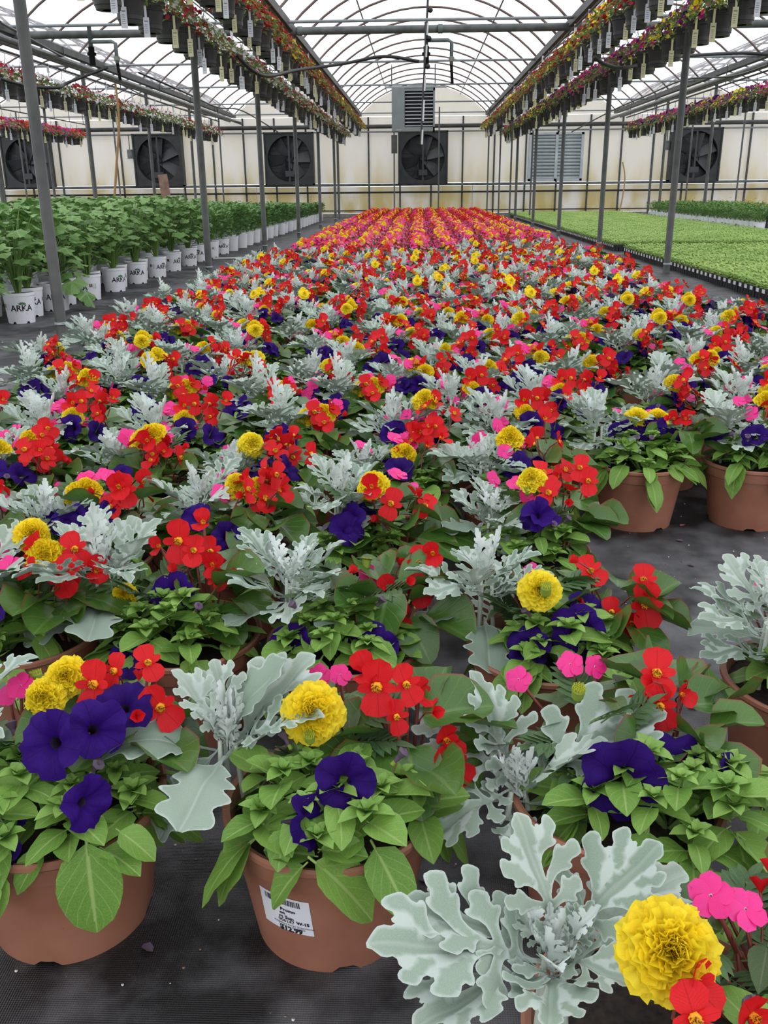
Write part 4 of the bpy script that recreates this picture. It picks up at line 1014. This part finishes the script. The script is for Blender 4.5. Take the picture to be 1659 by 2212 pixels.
# hand-arranged front pots: flowers and silver leaves where the photograph shows them (pixel, depth offset from the pot axis, size, azimuth, elevation)
D_ = -PI / 2
SPEC = {
 'A': dict(kw=dict(petunia=(.0, -.045), prx=.150, pry=.105, pn=17, dusty_miller=(-.16, .0), begonia=(.10, .06), marigold=(-.02, .07), impatiens=(-.10, .10), bl=10), fl={
   'petunia': [(108, 1608, -.10, .046, D_ - .2, .45), (205, 1572, -.04, .042, D_ + .7, .7), (268, 1522, .02, .040, D_ + .3, 1.1), (190, 1735, -.14, .036, D_ + 1.2, .2), (15, 1815, -.12, .042, D_ - .6, .3)],
   'marigold': [(145, 1462, .06, .034, D_, .9), (98, 1506, .03, .034, D_ - .4, .7)],
   'begonia': [(205, 1478, .05, .052, D_, .5), (320, 1432, .08, .040, D_ + .4, .7), (347, 1527, .04, .052, D_ + .3, .4), (250, 1450, .08, .040, D_ - .4, .6)],
   'impatiens': [(45, 1482, .08, .040, D_, .8), (20, 1500, .08, .036, D_ - .5, .7)]},
   clear=[(60, 330, 1880, 2050)], pl=[(185, 1800, -.14, 208, 2008, -.175, 0), (100, 1830, -.13, 40, 1930, -.17, .1), (250, 1790, -.12, 330, 1860, -.14, -.2), (215, 1830, -.13, 300, 1890, -.16, 0)]),
 'B': dict(kw=dict(petunia=(.01, -.045), prx=.135, pry=.10, pn=17, dusty_miller=(-.105, .035), begonia=(.115, .055), marigold=(.0, .06), impatiens=(.02, .12), bl=14), fl={
   'petunia': [(745, 1690, -.09, .040, D_ + .2, .35), (662, 1775, -.13, .036, D_ + 1.5, .1)],
   'marigold': [(676, 1540, .02, .047, D_, .75)], 'mbud': [(668, 1588, -.02, .017)],
   'begonia': [(815, 1482, .04, .058, D_, .30), (876, 1478, .05, .044, D_ + .4, .4), (792, 1450, .07, .046, D_ - .3, 1.0), (855, 1548, .02, .036, D_ + .5, .4), (962, 1600, .02, .046, D_ + .5, .5), (975, 1652, .0, .050, D_ + .4, .3), (905, 1500, .08, .040, D_ + .8, .8)],
   'impatiens': [(690, 1462, .12, .038, D_, .8), (648, 1470, .12, .034, D_ - .4, .7), (735, 1458, .12, .034, D_ + .5, .8)]},
   clear=[(560, 720, 1885, 2020), (640, 830, 1885, 2020)], pl=[(665, 1862, -.155, 590, 1962, -.165, .2), (665, 1850, -.155, 798, 1990, -.175, -.2), (620, 1780, -.12, 600, 1880, -.16, 0), (800, 1840, -.12, 840, 1930, -.165, 0)],
   db=(490, 1605, .03), dm=[('broad', 218, 1588, -.02, .12), ('broad', 400, 1762, -.13, .08), ('fern', 385, 1450, .05, .3), ('broad', 585, 1425, .08, .2), ('fern', 668, 1528, -.02, -.2), ('broad', 335, 1780, -.06, -.2), ('deep', 460, 1432, .10, .1), ('young', 500, 1470, .03, 0), ('young', 470, 1490, .02, .5), ('young', 530, 1480, .04, -.4), ('deep', 670, 1430, .10, -.3), ('deep', 575, 1640, .06, .2)]),
 'C': dict(kw=dict(petunia=(.065, -.055), prx=.145, pry=.095, pn=18, dusty_miller=(-.07, -.02), begonia=(.10, .08), marigold=(-.02, .06), impatiens=(.0, .12), bl=12, mf=0), fl={
   'petunia': [(1345, 1685, -.08, .056, D_ - .1, .35), (1450, 1645, -.03, .046, D_ + .3, .9), (1592, 1690, -.03, .044, D_ + .9, .35)],
   'marigold': [], 'mbud': [(1250, 1490, .05, .022)],
   'begonia': [(1418, 1455, .10, .056, D_, .7), (1425, 1525, .07, .050, D_ - .1, .4), (1470, 1500, .09, .034, D_ + .6, .5), (1372, 1540, .08, .040, D_ - .3, .4)],
   'impatiens': [(1120, 1468, .12, .040, D_ - .3, .7), (1232, 1435, .13, .040, D_, .7), (1285, 1440, .13, .036, D_ + .4, .6)]},
   db=(1115, 1715, -.02), dm=[('fern', 1040, 1460, .05, .1), ('deep', 1425, 1545, .04, -.2), ('deep', 935, 1800, -.10, .1), ('deep', 1290, 1590, -.02, .3), ('broad', 1310, 1765, -.05, .2), ('young', 1170, 1615, -.01, 0), ('fern', 895, 1515, .06, .5), ('deep', 1115, 1830, -.12, 0), ('young', 1085, 1640, .02, .2), ('broad', 950, 1690, .03, 0)]),
 'D': dict(kw=dict(petunia=(.10, -.08), prx=.07, pry=.05, pn=5, pf=0, dusty_miller=(-.07, .045), begonia=(.10, .03), marigold=(.065, .075), impatiens=(.13, .09), bl=5), fl={
   'petunia': [], 'marigold': [(1445, 2055, -.06, .048, D_, .85)], 'mbud': [],
   'begonia': [(1495, 2125, -.09, .040, D_ + .9, .6), (1500, 2200, -.12, .044, D_, .7), (1625, 2195, -.10, .044, D_ + .2, .6)],
   'impatiens': [(1535, 1935, .04, .044, D_ - .1, .8), (1610, 1965, .04, .042, D_ + .2, 1.0)]},
   db=(1190, 2075, .02), dm=[('deep', 895, 1955, .03, .2), ('deep', 1120, 1775, .09, .1), ('deep', 830, 2055, -.03, .3), ('deep', 1420, 1840, .07, -.2), ('young', 1215, 2135, -.06, 0), ('deep', 1345, 2120, -.05, -.2), ('deep', 905, 2190, -.07, -.2), ('young', 1210, 1990, .05, .2), ('fern', 1480, 1875, .10, -.3), ('young', 1225, 2030, .03, -.3), ('deep', 1190, 2200, -.09, 0), ('fern', 1275, 1955, .03, -.3), ('fern', 1105, 1945, .05, .3), ('young', 1160, 2030, -.02, .2), ('young', 1250, 2090, -.03, -.2)]),
 'r2b': dict(kw=dict(dusty_miller=(-.16, .02), begonia=(.04, .04), marigold=(-.06, .03), petunia=(.0, -.055), pn=15, bl=14), fl={
   'petunia': [(372, 1283, -.03, .044, D_, .6), (275, 1425, -.14, .038, D_, .4)], 'marigold': [(268, 1286, .0, .028, D_, .9)],
   'begonia': [(388, 1168, .03, .062, D_, .3), (455, 1192, .04, .046, D_ + .2, .5), (345, 1180, .04, .036, D_ - .5, .6), (420, 1190, .02, .046, D_, .7), (460, 1220, .02, .044, D_, .5), (465, 1250, .0, .036, D_ + .3, .3), (440, 1130, .06, .044, D_, .9)],
   'impatiens': [(215, 1225, .1, .044, D_, .7), (250, 1215, .1, .040, D_ + .4, .8)]}),
 'r2c': dict(kw=dict(dusty_miller=(-.11, .04), begonia=(.085, .03), petunia=(-.01, -.055), pn=15, bl=14), fl={
   'petunia': [(628, 1402, -.10, .048, D_ - .2, .5), (805, 1402, -.10, .048, D_, .4)], 'marigold': [],
   'begonia': [(856, 1340, -.02, .066, D_, .25), (905, 1275, .04, .048, D_, .5), (845, 1270, .05, .048, D_ - .3, .6), (905, 1215, .08, .05, D_, .5), (935, 1195, .08, .044, D_, .4), (950, 1265, .05, .042, D_ + .4, .6), (815, 1315, .0, .036, D_, .4)],
   'impatiens': [(797, 1242, .10, .042, D_, .7), (830, 1270, .1, .036, D_, .8)]}),
 'r2d': dict(kw=dict(dusty_miller=(-.12, .05), begonia=(.115, .02), marigold=(-.02, .03), petunia=(.03, -.055), pn=13, bl=14), fl={
   'petunia': [(1247, 1362, -.08, .048, D_, .5), (1142, 1398, -.10, .040, D_ - .2, .5), (1268, 1318, -.02, .040, D_ + .6, .8)], 'marigold': [(1166, 1275, -.06, .041, D_, .8)], 'mbud': [(1180, 1268, -.11, .022)],
   'begonia': [(1392, 1305, -.02, .064, D_ + .1, .35), (1322, 1322, -.01, .042, D_ - .3, .4), (1275, 1235, .06, .05, D_, .9), (1390, 1255, .03, .050, D_, .9), (1365, 1345, -.02, .044, D_ - .2, .3)],
   'impatiens': [(1150, 1235, .1, .036, D_, .7)]}),
 'F': dict(kw=dict(dusty_miller=(-.135, .02), begonia=(.135, .03), marigold=(.0, .03), petunia=(.0, -.05), prx=.14, pn=16), fl={
   'petunia': [(1345, 938, .0, .048, D_ - .2, .5), (1405, 925, .0, .050, D_, .6), (1450, 948, .0, .044, D_ + .4, .5)], 'marigold': [(1375, 905, .04, .044, D_, .8), (1420, 905, .05, .040, D_, .8)],
   'begonia': [(1480, 905, .04, .046, D_, .6), (1500, 945, .02, .046, D_ + .2, .4), (1455, 905, .06, .046, D_, .6), (1520, 925, .05, .044, D_, .7)]}),
}
SPEC['r2d']['kw']['mf'] = 0; SPEC['r2c']['kw']['mf'] = 0
def arrange(key, X, Y, seed):
    sp = SPEC[key]; P = combo(seed, 0, **sp['kw']); off = Vector((X, Y, 0))
    for plant, fl in sp['fl'].items():
        if plant == 'mbud': plant, fls = 'marigold', fl
        else: fls = fl
        L, st = P[plant]; isb = plant == 'marigold' and sp['fl'].get('mbud') is fl
        if isb:
            L = [q for q in L if q[0] != 'bud'] + [('bud', MAR_BUD, MAR_BUD, FM(at(x, y, Y + d) - off, D_, 1.25, 0, s)) for x, y, d, s in fl]
        else:
            T_ = {'petunia': PET_FLOWER, 'begonia': BEG_FLOWER, 'marigold': MAR_FLOWER, 'impatiens': [IMP_FLOWER]}[plant]
            L = [q for q in L if q[0] != 'flower' and not (key == 'C' and plant == 'petunia' and q[0] == 'bud')] + [('flower', T_[i % len(T_) if plant != 'begonia' else (0 if s >= .05 else 2 if i % 2 else 1)], None, FM(at(x, y, Y + d) - off, az, el, .3 * (i % 3), s * (1.18 if plant == 'begonia' else 1))) for i, (x, y, d, s, az, el) in enumerate(fl)]
            if plant in ('begonia', 'marigold', 'impatiens'):   # a stalk under every placed flower
                c = sp['kw'].get(plant, CENT[plant]); mt = {'begonia': 'stem_red', 'marigold': 'stem_green', 'impatiens': 'stem_red'}[plant]
                st = join([(st, None)] + [(tube([(c[0], c[1], .18), ((q[3][0, 3] + c[0]) / 2, (q[3][1, 3] + c[1]) / 2, q[3][2, 3] * .72), tuple(q[3][:3, 3])], .0035, mt, 5, .0025), None) for q in L if q[0] == 'flower'])
        P[plant] = (L, st)
    if 'pl' in sp:
        L, st = P['petunia']; keep = []
        for q in L:
            if q[0] == 'leaf':
                m = q[3]; tp = [to_px(tuple(m[:3, :3] @ np.array((0, t_, -.2)) + m[:3, 3] + np.array((X, Y, 0)))) for t_ in (.45, .75, 1.0)]
                if any(x0 < a < x1 and y0 < b < y1 for a, b in tp for x0, x1, y0, y1 in sp['clear']): continue
            keep.append(q)
        for bx_, by_, bd, tx_, ty_, td, rl in sp['pl']:
            b = at(bx_, by_, Y + bd) - off; v = at(tx_, ty_, Y + td) - off - b; ln = v.length
            keep.append(('leaf', PET_LEAF[0], None, LM(b, math.atan2(v.y, v.x), math.asin(v.z / ln) + .18, rl, ln * 1.02)))
        P['petunia'] = (keep, st)
    if 'dm' in sp:
        c = sp['kw']['dusty_miller']; base = at(*sp['db'][:2], Y + sp['db'][2]) - off; c = (base.x, base.y); L = []; rng = random.Random(seed)
        for ty, x, y, d, roll in sp['dm']:
            b = base + Vector((rng.uniform(-.01, .01), rng.uniform(-.01, .01), rng.uniform(-.03, .01))); v = at(x, y, Y + d) - off - b; ln = v.length
            j = rng.randrange(2); L.append(('leaf', DM['hi'][ty][j], None, LM(b, math.atan2(v.y, v.x), math.asin(v.z / ln) + (.22 if ty in ('deep', 'broad') else .08), roll, ln * 1.02)))
        L += [q for q in gen_dusty(rng, c[0], c[1], base.z - .18, (0, 0, 8), .75)]
        P['dusty_miller'] = (L, stem_dusty(c[0], c[1], base.z - .18))
    return P

spots = [(x, y, k) for k, (x, y) in FRONT.items()]
rng = random.Random(77)
ri = 0; Yr = 3.26
while Yr < 12.3:
    nx = 13; x0_ = -1.66 + (.16 if ri % 2 else 0)
    for i in range(nx):
        X = x0_ + .365 * i + rng.uniform(-.035, .035); Y = Yr + rng.uniform(-.05, .05)
        if X > 2.0 or (X < .6 and Y > 10.6) or rng.random() < .035 or not in_view(X, Y, .3, .04, .06): continue
        spots.append((X, Y, None))
    Yr += .385; ri += 1
rowsY = {}
for X, Y, k in spots: rowsY.setdefault(round((Y - .72) / .42), []).append((X, Y, k))
rn = 0; NB = 0
for rk in sorted(rowsY):
    rn += 1
    for ci, (X, Y, key) in enumerate(sorted(rowsY[rk])):
        NB += 1
        if key: ang = 0.0
        else: ang = rng.uniform(-.5, .5)
        r = root('mixed_flower_pot', (X, Y, 0), ang)
        lab = {'B': 'terracotta pot with the white price sticker, silver leaves and one yellow marigold', 'A': 'terracotta flower pot at the left edge of the front row, purple petunias on top', 'D': 'nearest flower pot, cut off at the bottom right, large silver leaves and yellow marigold', 'F': 'terracotta flower pot standing clear beside the bare floor, two marigolds over purple petunias', 'C': 'front flower pot with huge purple petunias right of the price-sticker pot'}.get(key)
        tag(r, lab or 'terracotta pot of mixed bedding flowers, %s from left in the %s row' % (ordinal(ci + 1), ordinal(rn)), 'flower pot', 'mixed flower pots with silver foliage')
        near = Y < 2.75
        obj('pot', POT if Y < 4.5 else POT_LO, r, LM((0, 0, 0), PI / 2 + rng.uniform(0, 6) if key not in ('A', 'B', 'F') else {'A': PI / 2 - .42, 'B': PI / 2 - .2, 'F': PI / 2 + .1}[key], 0)); obj('soil', SOIL, r)
        if key in SPEC: build_near(r, arrange(key, X, Y, 900 + NB))
        elif near: build_near(r, combo(900 + NB, rng.uniform(-.45, .45), ds=rng.uniform(.9, 1.1)))
        else:
            v = rng.randrange(NV)
            if Y < 5.9:
                for sp in MIDF[v]:
                    p = obj(sp, MIDF[v][sp], r)
                    for kd, t_, M_ in FLW[v][sp]: obj(PIECE[kd], t_, p, M_)
            else:
                for sp in FULL[v]: obj(sp, FULL[v][sp], r)
        if key == 'B':       # price sticker on the pot wall
            f = D_ - .42; zt = .06
            sheet = []; nx_, ny_ = 14, 6
            V = [(-.040 + .080 * i / nx_, -.034 + .068 * j / ny_, 0) for j in range(ny_ + 1) for i in range(nx_ + 1)]
            s_ = obj('price_sticker', cone_wrap(T(V, grid_f(ny_ + 1, nx_ + 1), mats=['paper']), PRF, .110, f, .0006), r); s_['label'] = 'white paper price sticker'
            art = []
            for x, y, sz, tx, bd, al in ((-.006, .006, .0085, 'Promo', .0003, 'LEFT'), (-.008, -.001, .0085, 'on', .0003, 'LEFT'), (-.010, -.0095, .0095, 'rt Sun', .0003, 'LEFT'), (-.012, -.0165, .0085, '006147', .00012, 'LEFT'), (.017, -.0145, .0080, 'W-15', .0004, 'LEFT'), (-.020, -.0215, .0052, 'Kingsbury Acres Greenhouse', .0, 'LEFT'), (-.012, -.0262, .0052, 'La Porte, IN 46350', .0, 'LEFT'), (-.012, -.0335, .0130, '$12.99', .0006, 'LEFT')):
                art.append((text_T(tx, sz, 'ink', bd, al), tr(x, y)))
            rb = random.Random(2); x = -.03
            while x < .026:
                wb_ = rb.choice((.0006, .001, .0016)); art.append((T([(x, .019, 0), (x + wb_, .019, 0), (x + wb_, .030, 0), (x, .030, 0)], [(0, 1, 2), (0, 2, 3)], mats=['ink']), None)); x += wb_ + rb.choice((.0007, .0012))
            obj('lettering', cone_wrap(join(art), PRF, .110, f, .0011), s_)

# ---- second block: warm coloured pots
sml = {c: imp_flower(3, 2, c + '_petal') for c in ('scarlet', 'pink', 'salmon', 'magenta', 'red')}
gl = {c: blade(ovate(.34), 2, 2, c + '_leaf', .2, .3) for c in ('coleus', 'lime', 'petunia', 'impatiens')}
def warm(seed, cols, nf=46):
    rng = random.Random(seed); fo, fl, ma = [], [], []
    for i in range(80):
        a = i * 2.4; q = math.sqrt((i + .5) / 80); k = rng.random(); sec = (a % 6.28) / 6.28
        c = 'coleus' if .55 < sec < .8 else ('lime' if .2 < sec < .28 else ('petunia' if k < .5 else 'impatiens'))
        fo.append((gl[c], LM((.15 * q * math.cos(a), .15 * q * math.sin(a), .20 + .13 * (1 - .7 * q * q) * rng.uniform(.6, 1)), a, rng.uniform(-.5, .5), 0, rng.uniform(.06, .09))))
    pt = [(k * 1.25 + rng.uniform(-.3, .3), rng.choice(cols)) for k in range(5)]
    for i in range(nf):
        a = rng.uniform(-PI, PI); q = math.sqrt(rng.random()); c = min(pt, key=lambda p: abs((p[0] - a + PI) % (2 * PI) - PI))[1]
        fl.append((sml[c], FM((.18 * q * math.cos(a), .18 * q * math.sin(a), .24 + .15 * (1 - .65 * q * q) + rng.uniform(0, .03)), a if q > .4 else D_, rng.uniform(.3, 1.2), rng.uniform(0, 6), rng.uniform(.030, .044))))
    for i in range(rng.choice((1, 2, 2))):
        ma.append(FM((.0 + rng.uniform(-.07, .07), .02 + rng.uniform(-.06, .06), .385 + rng.uniform(-.01, .03)), D_, rng.uniform(.8, 1.4), 0, rng.uniform(.032, .040)))
    return join(fo), join(fl), ma
WARM = [warm(s, [['scarlet', 'pink', 'salmon', 'magenta', 'pink'], ['magenta', 'salmon', 'pink', 'scarlet'], ['scarlet', 'salmon', 'red', 'pink']][s % 3]) for s in range(6)]
WRED = [warm(s + 30, ['red', 'red', 'scarlet', 'red', 'pink']) for s in range(4)]
sp2 = []
for k in range(53):
    Y = 11.65 + .395 * k
    if Y > 32.0: break
    for i in range(12):
        X = -1.48 + .362 * i + (.08 if k % 2 else 0)
        if X <= 2.12 and (X < .6 or Y > 12.9): sp2.append((Y, X, k, i))
rest = []; rng = random.Random(12)
for c, (Y, X, k, i) in enumerate(sp2):
    fo, fl, ma = (WARM if Y < 20.5 + rng.uniform(-2, 2) else WRED)[rng.randrange(6 if Y < 18.4 else 4)]
    loc = (X + rng.uniform(-.03, .03), Y + rng.uniform(-.04, .04), 0)
    if c < 300:
        r = root('warm_flower_pot', loc, rng.uniform(-.3, .3)); tag(r, 'terracotta pot of pink, red and yellow flowers, %s from left in its block\'s %s row' % (ordinal(i + 1), ordinal(k + 1)), 'flower pot', 'pink and red flower pots behind the mixed pots')
        obj('pot', POT_LO, r); obj('foliage', fo, r, None, 'stuff'); obj('blooms', fl, r, None, 'stuff')
        for M_ in ma: obj('marigold_flower', MAR_FLOWER_LO[0], r, M_)
        if k == 0 and i in (0, 4, 6):
            obj('price_sticker', cone_wrap(T([(-.03 + .012 * a_, -.02 + .04 * b_, 0) for b_ in (0, 1) for a_ in range(6)], grid_f(2, 6), mats=['paper']), PRF, .10, D_ + .1, .0008), r)
    else:
        B4 = tr(loc[0], loc[1]); rest += [(POT_LO, B4), (fo, B4), (fl, B4)] + [(MAR_FLOWER_LO[0], B4 @ M_) for M_ in ma]
o = obj('warm_flower_pots_beyond', join(rest)); tag(o, 'farthest pots of red and yellow flowers running to the end wall', 'flower pots', kind='stuff')

# ---- fallen petals and perlite on the ground cloth
rng = random.Random(31)
for k, (px, py) in enumerate(((1545, 1533), (1505, 1535), (1478, 1135), (1460, 1168), (1500, 1225), (1610, 1205), (1585, 1060), (760, 1898), (330, 2060), (905, 1900))):
    d = RCAM @ Vector(((px - IW / 2) / FPX, -(py - IH / 2) / FPX, -1.0)); q = d * (EYE / -d.z)
    o = obj('fallen_petal', petal(.4, 1, 3, 3, 'salmon_petal' if k < 3 else 'dry_flower', .3, .1)); o.location = (q.x, q.y, .004); o.rotation_euler = (.1, .1, rng.uniform(0, 6)); o.scale = (.022, .022, .022)
    tag(o, '%s fallen petal on the ground cloth, %s' % ('pink' if k < 3 else 'dry brown', ['right of the begonia at the bare gap', 'beside the right-hand silver-leaved pot', 'below the clear-standing pot', 'on bare floor below clear pot', 'in the middle of the bare gap', 'at the right of the bare gap', 'between the two clear-standing pots', 'between the two front pots', 'by the leftmost front pot', 'right of the price-sticker pot'][k]), 'petal', 'fallen petals')
it = []
for k in range(420):
    x, y = (rng.uniform(-.9, .7), rng.uniform(.75, 1.9)) if k < 170 else (rng.uniform(.35, 1.6), rng.uniform(1.5, 3.2))
    M = np.eye(4) * rng.uniform(.0012, .0030); M[3, 3] = 1; M[:3, 3] = (x, y, .0015); it.append((ball(1, 'perlite' if rng.random() < .6 else 'wood', 5, 3, .7), M))
o = obj('perlite_grains', join(it)); tag(o, 'white perlite grains and crumbs scattered over the ground cloth', 'grains', kind='stuff')
